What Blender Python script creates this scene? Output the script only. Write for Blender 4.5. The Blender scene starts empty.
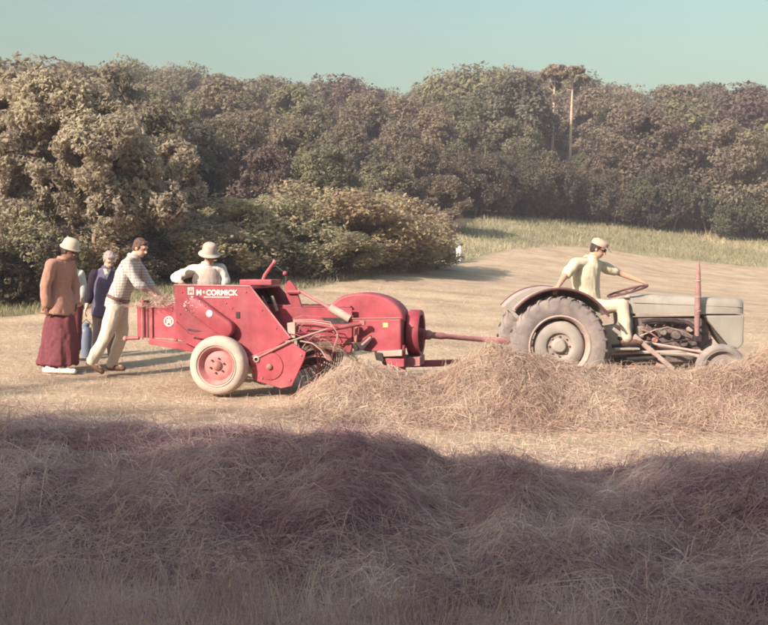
import bpy, bmesh, math, random
import numpy as np
from mathutils import Vector, Matrix, Euler

# ------------------------------------------------------------------ camera, light, exposure
scene = bpy.context.scene
col = scene.collection
FPX = 927.0                       # focal length in pixels of a 768 px wide frame
PITCH = math.radians(2.81)
CAM = Vector((0.0, 0.0, 1.6))
cd = bpy.data.cameras.new('camera')
cam = bpy.data.objects.new('camera', cd); col.objects.link(cam)
cam.location = CAM
cam.rotation_euler = (math.pi/2 - PITCH, 0, 0)
cd.sensor_width = 36.0
cd.lens = FPX/768*36.0
cd.clip_start = 0.05; cd.clip_end = 3000
scene.camera = cam

SUN_ELEV = math.radians(29)
SUN_H = Vector((-0.70, -0.71, 0)).normalized()          # towards the sun
S = Vector((SUN_H.x*math.cos(SUN_ELEV), SUN_H.y*math.cos(SUN_ELEV), math.sin(SUN_ELEV)))
world = bpy.data.worlds.new('World'); scene.world = world; world.use_nodes = True
wn = world.node_tree.nodes; wl = world.node_tree.links; wn.clear()
sky = wn.new('ShaderNodeTexSky'); sky.sky_type = 'NISHITA'; sky.sun_disc = False
sky.sun_elevation = SUN_ELEV
sky.sun_rotation = math.atan2(S.x, S.y)
sky.air_density = 2.5; sky.dust_density = 6.5; sky.ozone_density = 7.5
tint = wn.new('ShaderNodeMix'); tint.data_type = 'RGBA'; tint.blend_type = 'MULTIPLY'; tint.inputs[0].default_value = 1.0
tint.inputs[7].default_value = (0.95, 0.95, 0.82, 1)
bg = wn.new('ShaderNodeBackground'); bg.inputs['Strength'].default_value = 0.115
wo = wn.new('ShaderNodeOutputWorld')
wl.new(sky.outputs[0], tint.inputs[6]); wl.new(tint.outputs[2], bg.inputs['Color']); wl.new(bg.outputs[0], wo.inputs[0])

sd = bpy.data.lights.new('sun', 'SUN'); sd.energy = 3.4; sd.angle = math.radians(0.6); sd.color = (1.0, 0.88, 0.74)
sun = bpy.data.objects.new('sun', sd); col.objects.link(sun)
sun.rotation_euler = (-S).to_track_quat('-Z', 'Y').to_euler(); sun.location = (-20, -20, 30)

vs = scene.view_settings
scene.cycles.filter_width = 1.9
vs.view_transform = 'Standard'; vs.look = 'None'; vs.gamma = 1.0; vs.exposure = 1.3; vs.use_curve_mapping = False

# ------------------------------------------------------------------ helpers
rng = np.random.default_rng(7)
random.seed(11)
PI = math.pi

def W(px, py, Y):
    """world point on the plane y=Y that the photograph shows at (px,py)"""
    a = (px-384)/FPX; b = -(py-312.5)/FPX
    d = Vector((a, math.cos(PITCH)+b*math.sin(PITCH), -math.sin(PITCH)+b*math.cos(PITCH)))
    return CAM + d*(Y/d.y)

def tag(o, label=None, cat=None, group=None, kind=None):
    if label: o['label'] = label
    if cat: o['category'] = cat
    if group: o['group'] = group
    if kind: o['kind'] = kind
    return o

def empty(name, loc=(0, 0, 0), rz=0.0):
    o = bpy.data.objects.new(name, None); col.objects.link(o)
    o.location = loc; o.rotation_euler = (0, 0, rz); o.empty_display_size = .2
    return o

def link(name, me, mat=None, parent=None):
    if mat is not None and len(me.materials) == 0: me.materials.append(mat)
    o = bpy.data.objects.new(name, me); col.objects.link(o)
    if parent is not None: o.parent = parent
    return o

def fast_mesh(name, V, F, attrs=None, smooth=False):
    """numpy vertices (N,3) and faces (M,k) to a mesh; attrs: dict name -> per-vertex floats"""
    V = np.asarray(V, dtype=np.float32); F = np.asarray(F, dtype=np.int32)
    me = bpy.data.meshes.new(name)
    k = F.shape[1]
    me.vertices.add(len(V)); me.vertices.foreach_set('co', V.ravel())
    me.loops.add(F.size); me.loops.foreach_set('vertex_index', F.ravel())
    me.polygons.add(len(F))
    me.polygons.foreach_set('loop_start', np.arange(0, F.size, k, dtype=np.int32))
    try: me.polygons.foreach_set('loop_total', np.full(len(F), k, dtype=np.int32))
    except Exception: pass
    if attrs:
        for n, a in attrs.items():
            at = me.attributes.new(n, 'FLOAT', 'POINT'); at.data.foreach_set('value', np.asarray(a, dtype=np.float32))
    me.update(calc_edges=True)
    me.polygons.foreach_set('use_smooth', np.full(len(F), smooth, dtype=bool))
    return me

# value noise
_lat = np.random.default_rng(3).random((64, 64, 64)).astype(np.float32)
def vnoise(x, y, z=None):
    x = np.asarray(x, dtype=np.float64); y = np.asarray(y, dtype=np.float64)
    z = np.zeros_like(x) if z is None else np.asarray(z, dtype=np.float64)
    xi = np.floor(x).astype(int); yi = np.floor(y).astype(int); zi = np.floor(z).astype(int)
    fx = x-xi; fy = y-yi; fz = z-zi
    fx = fx*fx*(3-2*fx); fy = fy*fy*(3-2*fy); fz = fz*fz*(3-2*fz)
    def L(a, b, c): return _lat[(xi+a) & 63, (yi+b) & 63, (zi+c) & 63]
    r = 0
    for a in (0, 1):
        wa = fx if a else 1-fx
        for b in (0, 1):
            wb = fy if b else 1-fy
            for c in (0, 1):
                wc = fz if c else 1-fz
                r = r + wa*wb*wc*L(a, b, c)
    return r
def fbm(x, y, z=None, o=3):
    s = 0; a = .5; f = 1.0
    for i in range(o):
        s = s + a*(vnoise(x*f+i*7.3, y*f+i*3.1, None if z is None else z*f)-.5)*2; a *= .5; f *= 2.03
    return s

# ------------------------------------------------------------------ material helpers
def new_mat(name):
    m = bpy.data.materials.new(name); m.use_nodes = True
    nt = m.node_tree; nt.nodes.clear()
    out = nt.nodes.new('ShaderNodeOutputMaterial')
    return m, nt, out
def N(nt, t, **kw):
    n = nt.nodes.new(t)
    for k, v in kw.items(): setattr(n, k, v)
    return n
def ramp(nt, stops, interp='LINEAR'):
    r = nt.nodes.new('ShaderNodeValToRGB'); r.color_ramp.interpolation = interp
    e = r.color_ramp.elements
    while len(e) < len(stops): e.new(.5)
    for i, (p, c) in enumerate(stops):
        e[i].position = p; e[i].color = (*c, 1) if len(c) == 3 else c
    return r
def mixc(nt, fac, a, b, mode='MIX'):
    m = nt.nodes.new('ShaderNodeMix'); m.data_type = 'RGBA'; m.blend_type = mode
    for s, v in ((0, fac), (6, a), (7, b)):
        if isinstance(v, (int, float)): m.inputs[s].default_value = v
        elif isinstance(v, tuple): m.inputs[s].default_value = (*v, 1) if len(v) == 3 else v
        else: nt.links.new(v, m.inputs[s])
    return m.outputs[2]
def noise_node(nt, scale, detail=4, rough=.55, coord=None, stretch=None):
    n = nt.nodes.new('ShaderNodeTexNoise'); n.inputs['Scale'].default_value = scale
    n.inputs['Detail'].default_value = detail; n.inputs['Roughness'].default_value = rough
    if coord is not None:
        if stretch:
            mp = nt.nodes.new('ShaderNodeMapping'); mp.inputs['Scale'].default_value = stretch
            nt.links.new(coord, mp.inputs[0]); coord = mp.outputs[0]
        nt.links.new(coord, n.inputs['Vector'])
    return n

def simple(name, c, rough=.6, var=.18, scale=14, metal=0.0, bump=.15, dirt=None, dirt_amt=.4, spec=.4, coat=0, chips=None):
    """worn surface: base colour with blotches, fine grain, optional dirt and bump"""
    m, nt, out = new_mat(name)
    tc = N(nt, 'ShaderNodeTexCoord')
    n1 = noise_node(nt, scale, 5, .6, tc.outputs['Object'])
    lo = tuple(max(0, x*(1-var)) for x in c); hi = tuple(min(1, x*(1+var)) for x in c)
    r = ramp(nt, [(.3, lo), (.7, hi)]); nt.links.new(n1.outputs[0], r.inputs[0])
    cc = r.outputs[0]
    if dirt:
        n2 = noise_node(nt, scale*.35, 7, .7, tc.outputs['Object'])
        r2 = ramp(nt, [(.48, (0, 0, 0)), (.72, (dirt_amt,)*3)]); nt.links.new(n2.outputs[0], r2.inputs[0])
        cc = mixc(nt, r2.outputs[0], cc, dirt)
    if chips:
        n4 = noise_node(nt, chips[1], 6, .75, tc.outputs['Object'])
        r4 = ramp(nt, [(chips[2], (0, 0, 0)), (chips[2]+.05, (.85, .85, .85))]); nt.links.new(n4.outputs[0], r4.inputs[0])
        cc = mixc(nt, r4.outputs[0], cc, chips[0])
        n5 = noise_node(nt, 1.7, 5, .6, tc.outputs['Object'], (1, 1, .25))      # bleached and grimy streaks
        r5 = ramp(nt, [(.3, (.62, .58, .62)), (.55, (1, 1, 1)), (.75, (1.10, 1.12, 1.12))]); nt.links.new(n5.outputs[0], r5.inputs[0])
        cc = mixc(nt, 1.0, cc, r5.outputs[0], 'MULTIPLY')
    p = N(nt, 'ShaderNodeBsdfPrincipled')
    nt.links.new(cc, p.inputs['Base Color']); p.inputs['Metallic'].default_value = metal
    p.inputs['Specular IOR Level'].default_value = spec
    if coat: p.inputs['Coat Weight'].default_value = coat
    n3 = noise_node(nt, scale*2.2, 4, .6, tc.outputs['Object'])
    rr = N(nt, 'ShaderNodeMapRange'); rr.inputs[3].default_value = max(.05, rough-.15); rr.inputs[4].default_value = min(1, rough+.15)
    nt.links.new(n3.outputs[0], rr.inputs[0]); nt.links.new(rr.outputs[0], p.inputs['Roughness'])
    if bump:
        b = N(nt, 'ShaderNodeBump'); b.inputs['Strength'].default_value = bump; b.inputs['Distance'].default_value = .01
        nt.links.new(n3.outputs[0], b.inputs['Height']); nt.links.new(b.outputs[0], p.inputs['Normal'])
    nt.links.new(p.outputs[0], out.inputs[0])
    return m

def strand_mat(name, stops, trans=.25, patch=None):
    m, nt, out = new_mat(name)
    at = N(nt, 'ShaderNodeAttribute', attribute_name='rnd')
    r = ramp(nt, stops); nt.links.new(at.outputs['Fac'], r.inputs[0])
    cc = r.outputs[0]
    if patch:
        g = N(nt, 'ShaderNodeNewGeometry')
        n = noise_node(nt, patch[0], 3, .6, g.outputs['Position'])
        r2 = ramp(nt, [(.4, (1, 1, 1)), (.65, patch[1])]); nt.links.new(n.outputs[0], r2.inputs[0])
        cc = mixc(nt, 1.0, cc, r2.outputs[0], 'MULTIPLY')
    d = N(nt, 'ShaderNodeBsdfDiffuse'); t = N(nt, 'ShaderNodeBsdfTranslucent'); mx = N(nt, 'ShaderNodeMixShader')
    mx.inputs[0].default_value = trans
    nt.links.new(cc, d.inputs[0]); nt.links.new(cc, t.inputs[0])
    nt.links.new(d.outputs[0], mx.inputs[1]); nt.links.new(t.outputs[0], mx.inputs[2]); nt.links.new(mx.outputs[0], out.inputs[0])
    return m

def leaf_mat(name, stops, obj_tints, trans=.48):
    """leaf colour: per-leaf ramp times a tint that differs from tree to tree"""
    m, nt, out = new_mat(name)
    at = N(nt, 'ShaderNodeAttribute', attribute_name='rnd')
    r = ramp(nt, stops); nt.links.new(at.outputs['Fac'], r.inputs[0])
    oi = N(nt, 'ShaderNodeObjectInfo')
    r2 = ramp(nt, obj_tints); nt.links.new(oi.outputs['Random'], r2.inputs[0])
    cc = mixc(nt, 1.0, r.outputs[0], r2.outputs[0], 'MULTIPLY')
    d = N(nt, 'ShaderNodeBsdfDiffuse'); t = N(nt, 'ShaderNodeBsdfTranslucent'); mx = N(nt, 'ShaderNodeMixShader')
    mx.inputs[0].default_value = trans
    nt.links.new(cc, d.inputs[0]); nt.links.new(cc, t.inputs[0])
    nt.links.new(d.outputs[0], mx.inputs[1]); nt.links.new(t.outputs[0], mx.inputs[2]); nt.links.new(mx.outputs[0], out.inputs[0])
    return m

# ------------------------------------------------------------------ mesh builder
def _frame(t):
    t = Vector(t).normalized()
    a = Vector((0, 0, 1)) if abs(t.z) < .9 else Vector((1, 0, 0))
    u = t.cross(a).normalized(); v = t.cross(u).normalized()
    return u, v
class MB:
    def __init__(s): s.V = []; s.F = []
    def add(s, V, F):
        o = len(s.V); s.V += [Vector(v) for v in V]; s.F += [tuple(i+o for i in f) for f in F]; return s
    def box(s, c, size, rot=None, taper=1.0):
        c = Vector(c); hx, hy, hz = (k/2 for k in size)
        V = []
        for z in (-1, 1):
            k = taper if z > 0 else 1
            for x, y in ((-1, -1), (1, -1), (1, 1), (-1, 1)):
                p = Vector((x*hx*k, y*hy*k, z*hz))
                if rot is not None: p = rot @ p
                V.append(c+p)
        return s.add(V, [(0, 3, 2, 1), (4, 5, 6, 7), (0, 1, 5, 4), (1, 2, 6, 5), (2, 3, 7, 6), (3, 0, 4, 7)])
    def beam(s, a, b, w, h):
        """square bar from a to b"""
        a = Vector(a); b = Vector(b); u, v = _frame(b-a)
        V = []
        for p in (a, b):
            for x, y in ((-1, -1), (1, -1), (1, 1), (-1, 1)): V.append(p+u*(x*w/2)+v*(y*h/2))
        return s.add(V, [(0, 3, 2, 1), (4, 5, 6, 7), (0, 1, 5, 4), (1, 2, 6, 5), (2, 3, 7, 6), (3, 0, 4, 7)])
    def prism(s, pts, y0, y1):
        """polygon of (x,z) extruded from y0 to y1"""
        n = len(pts)
        V = [(p[0], y0, p[-1]) for p in pts]+[(p[0], y1, p[-1]) for p in pts]
        F = [tuple(range(n)), tuple(range(2*n-1, n-1, -1))]
        for i in range(n):
            j = (i+1) % n; F.append((i, i+n, j+n, j))
        return s.add(V, F)
    def tube(s, pts, r, n=8, cap=True):
        pts = [Vector(p) for p in pts]; m = len(pts)
        rs = r if isinstance(r, (list, tuple)) else [r]*m
        V = []; F = []
        u = None
        for i, p in enumerate(pts):
            t = (pts[min(i+1, m-1)]-pts[max(i-1, 0)]).normalized()
            if u is None: u, v = _frame(t)
            else:
                u = (u-t*u.dot(t)).normalized(); v = t.cross(u)
            for k in range(n):
                a = 2*PI*k/n; V.append(p+(u*math.cos(a)+v*math.sin(a))*rs[i])
        for i in range(m-1):
            for k in range(n):
                k2 = (k+1) % n; F.append((i*n+k, i*n+k2, (i+1)*n+k2, (i+1)*n+k))
        if cap: F.append(tuple(range(n-1, -1, -1))); F.append(tuple((m-1)*n+k for k in range(n)))
        return s.add(V, F)
    def lathe(s, prof, o, axis=(0, 1, 0), n=32, a0=0, a1=2*PI, closed=False):
        """profile of (radius, height along axis)"""
        o = Vector(o); ax = Vector(axis).normalized()
        if abs(ax.y) > .9: u = Vector((1, 0, 0)); v = Vector((0, 0, 1))
        elif abs(ax.x) > .9: u = Vector((0, 1, 0)); v = Vector((0, 0, 1))
        elif abs(ax.z) > .95: u = Vector((1, 0, 0)); v = Vector((0, 1, 0))
        else: u, v = _frame(ax)
        full = abs(a1-a0-2*PI) < 1e-6
        m = n if full else n+1
        V = []; F = []; P = len(prof)
        for k in range(m):
            a = a0+(a1-a0)*k/n
            d = u*math.cos(a)+v*math.sin(a)
            for (r, h) in prof: V.append(o+d*r+ax*h)
        for k in range(n):
            k2 = (k+1) % m
            for i in range(P if closed else P-1):
                i2 = (i+1) % P
                F.append((k*P+i, k*P+i2, k2*P+i2, k2*P+i))
        return s.add(V, F)
    def loft(s, rings, n=18, cap=True):
        """rings: (centre, half-axis u, half-axis v)"""
        V = []; F = []
        for (c, u, v) in rings:
            c = Vector(c); u = Vector(u); v = Vector(v)
            for k in range(n):
                a = 2*PI*k/n; V.append(c+u*math.cos(a)+v*math.sin(a))
        for i in range(len(rings)-1):
            for k in range(n):
                k2 = (k+1) % n; F.append((i*n+k, i*n+k2, (i+1)*n+k2, (i+1)*n+k))
        if cap: F.append(tuple(range(n-1, -1, -1))); F.append(tuple((len(rings)-1)*n+k for k in range(n)))
        return s.add(V, F)
    def cone(s, a, ra, b, rb, n=12):
        """round cone: a capsule with two radii"""
        a = Vector(a); b = Vector(b); d = b-a; L = d.length
        t = d.normalized() if L > 1e-6 else Vector((0, 0, 1))
        pts = []; rs = []
        for k in range(5):
            an = -PI/2+PI/2*(k+.35)/5; pts.append(a+t*math.sin(an)*ra); rs.append(max(1e-3, math.cos(an)*ra))
        pts.append(a); rs.append(ra); pts.append(b); rs.append(rb)
        for k in range(5):
            an = PI/2*(k+.65)/5; pts.append(b+t*math.sin(an)*rb); rs.append(max(1e-3, math.cos(an)*rb))
        # fixed tangent
        u, v = _frame(t); V = []; F = []; m = len(pts)
        for p, r in zip(pts, rs):
            for k in range(n):
                an = 2*PI*k/n; V.append(p+(u*math.cos(an)+v*math.sin(an))*r)
        for i in range(m-1):
            for k in range(n):
                k2 = (k+1) % n; F.append((i*n+k, i*n+k2, (i+1)*n+k2, (i+1)*n+k))
        F.append(tuple(range(n-1, -1, -1))); F.append(tuple((m-1)*n+k for k in range(n)))
        return s.add(V, F)
    def ball(s, c, r, n=12, rot=None):
        r = (r, r, r) if isinstance(r, (int, float)) else r
        c = Vector(c); V = []; F = []; m = n//2+1
        for i in range(m+1):
            th = PI*(i+.0)/m
            st = max(math.sin(th), .02)
            for k in range(n):
                ph = 2*PI*k/n
                p = Vector((r[0]*st*math.cos(ph), r[1]*st*math.sin(ph), r[2]*math.cos(th)))
                V.append(c+(rot @ p if rot is not None else p))
        for i in range(m):
            for k in range(n):
                k2 = (k+1) % n; F.append((i*n+k, (i+1)*n+k, (i+1)*n+k2, i*n+k2))
        F.append(tuple(range(n))); F.append(tuple(m*n+k for k in range(n-1, -1, -1)))
        return s.add(V, F)
    def mesh(s, name, bevel=0, smooth=False, fixn=True):
        bm = bmesh.new()
        vs_ = [bm.verts.new(v) for v in s.V]
        for f in s.F:
            try: bm.faces.new([vs_[i] for i in f])
            except ValueError: pass
        if fixn: bmesh.ops.recalc_face_normals(bm, faces=bm.faces)
        if bevel:
            es = [e for e in bm.edges if len(e.link_faces) == 2 and e.calc_face_angle(0) > .5]
            bmesh.ops.bevel(bm, geom=es, offset=bevel, segments=2, affect='EDGES', profile=.5, clamp_overlap=True)
        me = bpy.data.meshes.new(name); bm.to_mesh(me); bm.free()
        if smooth:
            me.polygons.foreach_set('use_smooth', [True]*len(me.polygons))
            try: me.set_sharp_from_angle(angle=math.radians(42))
            except Exception: pass
        return me
    def build(s, name, mat, parent=None, bevel=0, smooth=False):
        return link(name, s.mesh(name, bevel, smooth), mat, parent)

# ------------------------------------------------------------------ terrain
CP = np.array([
    (-3, 0, .06), (3, 0, -.06), (-4, 6, .08), (4, 6, -.05), (0, 6, .0), (-2.1, 11, .08), (-4.4, 12.4, .20), (-8, 12, .30), (2.5, 12, 0), (4.7, 12, -.02),
    (10, 12, -.10), (0, 12, .05), (-7.5, 18.5, .72), (-14, 18, .85), (-4.2, 20, 1.02), (-2, 22, 1.05), (-2.3, 25, 1.40), (0, 27, 1.42), (1.6, 31, 1.45), (-25, 20, 1.2), (0, 18, .5),
    (5.8, 25, .80), (10.4, 25, .40), (16, 25, .1), (10.5, 45, 2.50), (18.6, 46, 1.55), (26, 46, 1.2), (4.3, 38, 2.2), (5.5, 48, 4.1), (12.8, 55, 4.1), (22.8, 55, 3.0), (32, 55, 2.6),
    (-12, 40, 4.2), (-22, 40, 4.2), (-3, 40, 3.4), (-14, 30, 2.2), (0, 60, 6.0), (-25, 65, 8.5), (20, 75, 8.2), (40, 75, 7.2), (0, 75, 8.6), (0, 90, 12), (-40, 90, 13), (40, 90, 11), (18, 88, 12.2),
    (0, 110, 15.5), (-45, 110, 17), (50, 110, 14.5), (0, 150, 17), (-90, 130, 17), (90, 130, 14), (0, 220, 16), (-150, 220, 15), (150, 220, 13), (-90, 40, 4), (90, 40, 1.5),
    (-40, -20, .5), (0, -20, 0), (40, -20, -.4), (-60, 5, 1), (60, 5, -.6), (-250, 0, 2), (250, 0, 0), (0, -200, 0), (0, 420, 10), (-300, 300, 10), (300, 300, 8)], dtype=float)
def _phi(r2): return np.where(r2 > 1e-9, .5*r2*np.log(np.maximum(r2, 1e-9)), 0)
def _solve():
    n = len(CP); P = CP[:, :2]/10
    d2 = ((P[:, None]-P[None])**2).sum(-1)
    A = np.zeros((n+3, n+3)); A[:n, :n] = _phi(d2)+np.eye(n)*.02
    Q = np.c_[np.ones(n), P]; A[:n, n:] = Q; A[n:, :n] = Q.T
    return np.linalg.solve(A, np.r_[CP[:, 2], 0, 0, 0])
_cf = _solve()
def ground(x, y):
    x = np.atleast_1d(np.asarray(x, dtype=float)); y = np.atleast_1d(np.asarray(y, dtype=float))
    P = np.stack([x.ravel(), y.ravel()], -1)/10
    out = np.empty(len(P))
    for i in range(0, len(P), 20000):
        q = P[i:i+20000]
        d2 = ((q[:, None]-CP[None, :, :2]/10)**2).sum(-1)
        out[i:i+20000] = _phi(d2) @ _cf[:-3]+_cf[-3]+q @ _cf[-2:]
    rr = np.hypot(x.ravel(), y.ravel()-60)
    k = np.clip((rr-260)/300, 0, 1)          # far beyond the hill: level out
    out = out*(1-k)+8*k
    bump = fbm(x.ravel()*1.1, y.ravel()*1.1)*.035+fbm(x.ravel()*.25+9, y.ravel()*.25)*.06
    out = out+bump*np.clip((y.ravel()+40)/20, 0, 1)*np.clip(1-(np.hypot(x.ravel(), y.ravel())-200)/60, 0, 1)
    return out.reshape(x.shape)
def g1(x, y): return float(ground(x, y)[0])

def _tab(px, vals): return (np.array(px)-384)/FPX, np.array(vals, dtype=float)
_bu, _bv = _tab([-400, 0, 150, 300, 400, 440, 490, 600, 768, 1200], [15, 17.6, 19, 22, 27, 32, 38, 45, 46, 46])
_tu, _tv = _tab([-400, 0, 150, 300, 400, 440, 490, 600, 768, 1200], [17, 19.6, 21, 24.5, 31, 38, 48, 55, 55, 56])
def field_edge(u): return np.interp(u, _bu, _bv)
def wood_edge(u): return np.interp(u, _tu, _tv)

def build_ground():
    def axis(segs):
        a = []
        for (s0, s1, st) in segs: a += list(np.arange(s0, s1, st))
        a.append(segs[-1][1]); return np.array(a)
    xs = axis([(-300, -200, 50), (-200, -60, 10), (-60, -26, 2), (-26, -9, .6), (-9, 9, .25), (9, 26, .6), (26, 60, 2), (60, 200, 10), (200, 300, 50)])
    ys = axis([(-180, -60, 40), (-60, -10, 5), (-10, 2, 1), (2, 16, .25), (16, 60, .6), (60, 130, 2), (130, 250, 10), (250, 450, 50)])
    X, Y = np.meshgrid(xs, ys); Z = ground(X, Y)
    nx, ny = len(xs), len(ys)
    V = np.stack([X.ravel(), Y.ravel(), Z.ravel()], -1)
    i = np.arange(nx*(ny-1)).reshape(ny-1, nx)[:, :-1].ravel()
    F = np.stack([i, i+1, i+nx+1, i+nx], -1)
    yy = np.maximum(V[:, 1], 1); u = V[:, 0]/yy
    wob = fbm(V[:, 0]*.25, V[:, 1]*.25)*1.6
    ve = np.clip((V[:, 1]+wob-field_edge(u))/1.0+.5, 0, 1)
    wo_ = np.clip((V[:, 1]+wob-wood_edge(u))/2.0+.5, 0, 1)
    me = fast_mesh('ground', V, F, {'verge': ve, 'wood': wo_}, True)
    m, nt, out = new_mat('field_ground')
    geo = N(nt, 'ShaderNodeNewGeometry'); pos = geo.outputs['Position']
    n1 = noise_node(nt, 1.1, 6, .65, pos); n2 = noise_node(nt, 14, 5, .7, pos, (1, 1, .5)); n3 = noise_node(nt, 1.0, 4, .6, pos, (.06, .9, .2))
    r1 = ramp(nt, [(.3, (.40, .285, .22)), (.5, (.52, .39, .29)), (.7, (.60, .475, .345))]); nt.links.new(n1.outputs[0], r1.inputs[0])
    r2 = ramp(nt, [(.3, (.74, .71, .72)), (.7, (1.05, 1.05, 1.05))]); nt.links.new(n2.outputs[0], r2.inputs[0])
    r3 = ramp(nt, [(.35, (.86, .82, .80)), (.6, (1.03, 1.03, 1.0))]); nt.links.new(n3.outputs[0], r3.inputs[0])
    c = mixc(nt, 1, r1.outputs[0], r2.outputs[0], 'MULTIPLY'); c = mixc(nt, 1, c, r3.outputs[0], 'MULTIPLY')
    rv = ramp(nt, [(.3, (.19, .175, .115)), (.5, (.29, .25, .165)), (.7, (.42, .34, .235))]); nv = noise_node(nt, .5, 6, .65, pos, (.35, 1, 1)); nt.links.new(nv.outputs[0], rv.inputs[0])
    a1 = N(nt, 'ShaderNodeAttribute', attribute_name='verge'); a2 = N(nt, 'ShaderNodeAttribute', attribute_name='wood')
    c = mixc(nt, a1.outputs['Fac'], c, rv.outputs[0])
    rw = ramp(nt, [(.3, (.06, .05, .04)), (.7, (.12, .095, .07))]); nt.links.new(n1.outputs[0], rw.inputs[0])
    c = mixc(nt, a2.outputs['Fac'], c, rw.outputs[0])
    p = N(nt, 'ShaderNodeBsdfPrincipled'); p.inputs['Roughness'].default_value = .95; p.inputs['Specular IOR Level'].default_value = .1
    nt.links.new(c, p.inputs['Base Color'])
    b = N(nt, 'ShaderNodeBump'); b.inputs['Strength'].default_value = .7; b.inputs['Distance'].default_value = .05
    nt.links.new(n2.outputs[0], b.inputs['Height']); nt.links.new(b.outputs[0], p.inputs['Normal'])
    nt.links.new(p.outputs[0], out.inputs[0])
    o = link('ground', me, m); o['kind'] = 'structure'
    o['label'] = 'mown hay field rising to the wooded hillside'
    return o
build_ground()
# ------------------------------------------------------------------ foliage
def crown_mesh(name, lobes, n, leaf, seed, thresh=.40, nf=1.3, up=.35, inner=.2, long=1.0, shell=.24, nrand=.42):
    """leaf-sized faces spread in clumps through a crown made of overlapping lobes; lobes: (x,y,z,rx,ry,rz)"""
    g = np.random.default_rng(seed)
    L = np.array(lobes, dtype=float)
    w = (L[:, 3]*L[:, 4]+L[:, 4]*L[:, 5]+L[:, 3]*L[:, 5]); w /= w.sum()
    P = []; Nn = []; tot = 0
    while tot < n:
        m = int(n*2.2)
        k = g.choice(len(L), m, p=w)
        d = g.normal(size=(m, 3)); d /= np.linalg.norm(d, axis=1)[:, None]
        rad = np.clip(1.04-np.abs(g.normal(size=m))*shell, 0, 2)
        ins = g.random(m) < inner; rad[ins] = g.random(ins.sum())**.5
        # ragged lobe surface
        rag = 1+.28*(vnoise(d[:, 0]*2.6+k*3.7, d[:, 1]*2.6+20, d[:, 2]*2.6+9)-.5)*2
        p = L[k, :3]+d*L[k, 3:]*(rad*rag)[:, None]
        keep = np.ones(m, bool)
        for j in range(len(L)):
            q = (p-L[j, :3])/L[j, 3:]; r2 = (q*q).sum(1)
            keep &= ~((r2 < .4) & (k != j) & ~ins)
        nz = vnoise(p[:, 0]*nf+5, p[:, 1]*nf+3, p[:, 2]*nf+seed)*.65+vnoise(p[:, 0]*nf*2.7, p[:, 1]*nf*2.7, p[:, 2]*nf*2.7)*.35
        keep &= nz > thresh
        p = p[keep]; d = d[keep]
        P.append(p); Nn.append(d); tot += len(p)
    P = np.concatenate(P)[:n]; D = np.concatenate(Nn)[:n]
    m = len(P)
    nr = D+g.normal(size=(m, 3))*nrand+np.array([0, 0, up]); nr /= np.linalg.norm(nr, axis=1)[:, None]
    t = np.cross(nr, g.normal(size=(m, 3))); t /= np.linalg.norm(t, axis=1)[:, None]
    b = np.cross(nr, t)
    s = leaf*(.6+.8*g.random(m))[:, None]
    fold = nr*s*.22
    V = np.stack([P-t*s*long+fold, P+b*s*.62, P+t*s*long+fold, P-b*s*.62], 1).reshape(-1, 3)
    F = np.arange(m*4).reshape(m, 4)
    cl = vnoise(P[:, 0]*nf*.9+31, P[:, 1]*nf*.9, P[:, 2]*nf*1.2)
    rnd = np.clip(.55*cl+.45*g.random(m), 0, 1)
    return fast_mesh(name, V, F, {'rnd': np.repeat(rnd, 4)})

def sub_lobes(L, n, seed, k=.46):
    """break big crown lobes into sprays"""
    g = random.Random(seed); out = []
    for (x, y, z, a, b, c) in L:
        out.append((x, y, z, a*.62, b*.62, c*.62))
        for i in range(n):
            th = g.uniform(0, 6.28); ph = math.acos(g.uniform(-.75, 1)); q = g.uniform(.62, .98); s = k*g.uniform(.6, 1.15)
            out.append((x+a*q*math.sin(ph)*math.cos(th), y+b*q*math.sin(ph)*math.sin(th), z+c*q*math.cos(ph), a*s, b*s, c*s))
    return out

def limb(mb, a, b, r0, r1, seed=0, n=7, seg=5, wob=.08):
    g = random.Random(seed); a = Vector(a); b = Vector(b); L = (b-a).length
    pts = []; rs = []
    for i in range(seg+1):
        t = i/seg; p = a.lerp(b, t)
        if 0 < i: p = p+Vector((g.uniform(-1, 1), g.uniform(-1, 1), g.uniform(-.4, .4)))*L*wob*(.4 if i == seg else 1)
        pts.append(p); rs.append(r0+(r1-r0)*t)
    mb.tube(pts, rs, n); return pts

BARK = simple('bark', (.17, .13, .10), .9, .35, 9, bump=.6)
BARK_PALE = simple('pale_bark', (.34, .26, .19), .9, .3, 9, bump=.5)
BARK_PINE = simple('pine_bark', (.46, .34, .29), .9, .25, 4, bump=.5)
LS = [(.0, (.120, .078, .105)), (.35, (.185, .158, .142)), (.7, (.26, .24, .178)), (1.0, (.36, .325, .24))]
TINT = [(.0, (.82, .70, .78)), (.2, (1.18, 1.20, 1.0)), (.4, (.86, .92, .82)), (.6, (1.38, 1.22, 1.12)), (.8, (.74, .78, .78)), (1.0, (1.25, 1.12, 1.06))]
LEAF = leaf_mat('leaf', LS, TINT)
LEAF_ASH = leaf_mat('ash_leaf', [(0, (.22, .155, .165)), (.35, (.39, .33, .265)), (.75, (.53, .465, .35)), (1, (.65, .57, .43))], [(0, (1, 1, 1)), (1, (1.05, .98, .95))])
LEAF_THORN = leaf_mat('hawthorn_leaf', [(0, (.18, .125, .14)), (.35, (.33, .28, .23)), (.75, (.48, .415, .315)), (1, (.60, .51, .385))], [(0, (1.1, .95, .9)), (.5, (.95, 1, .85)), (1, (1.15, 1.02, .85))])
LEAF_DARK = leaf_mat('dark_leaf', [(0, (.075, .052, .065)), (.5, (.145, .13, .105)), (1, (.24, .22, .155))], [(0, (1.1, .95, .95)), (1, (.9, 1, .9))])
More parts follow.
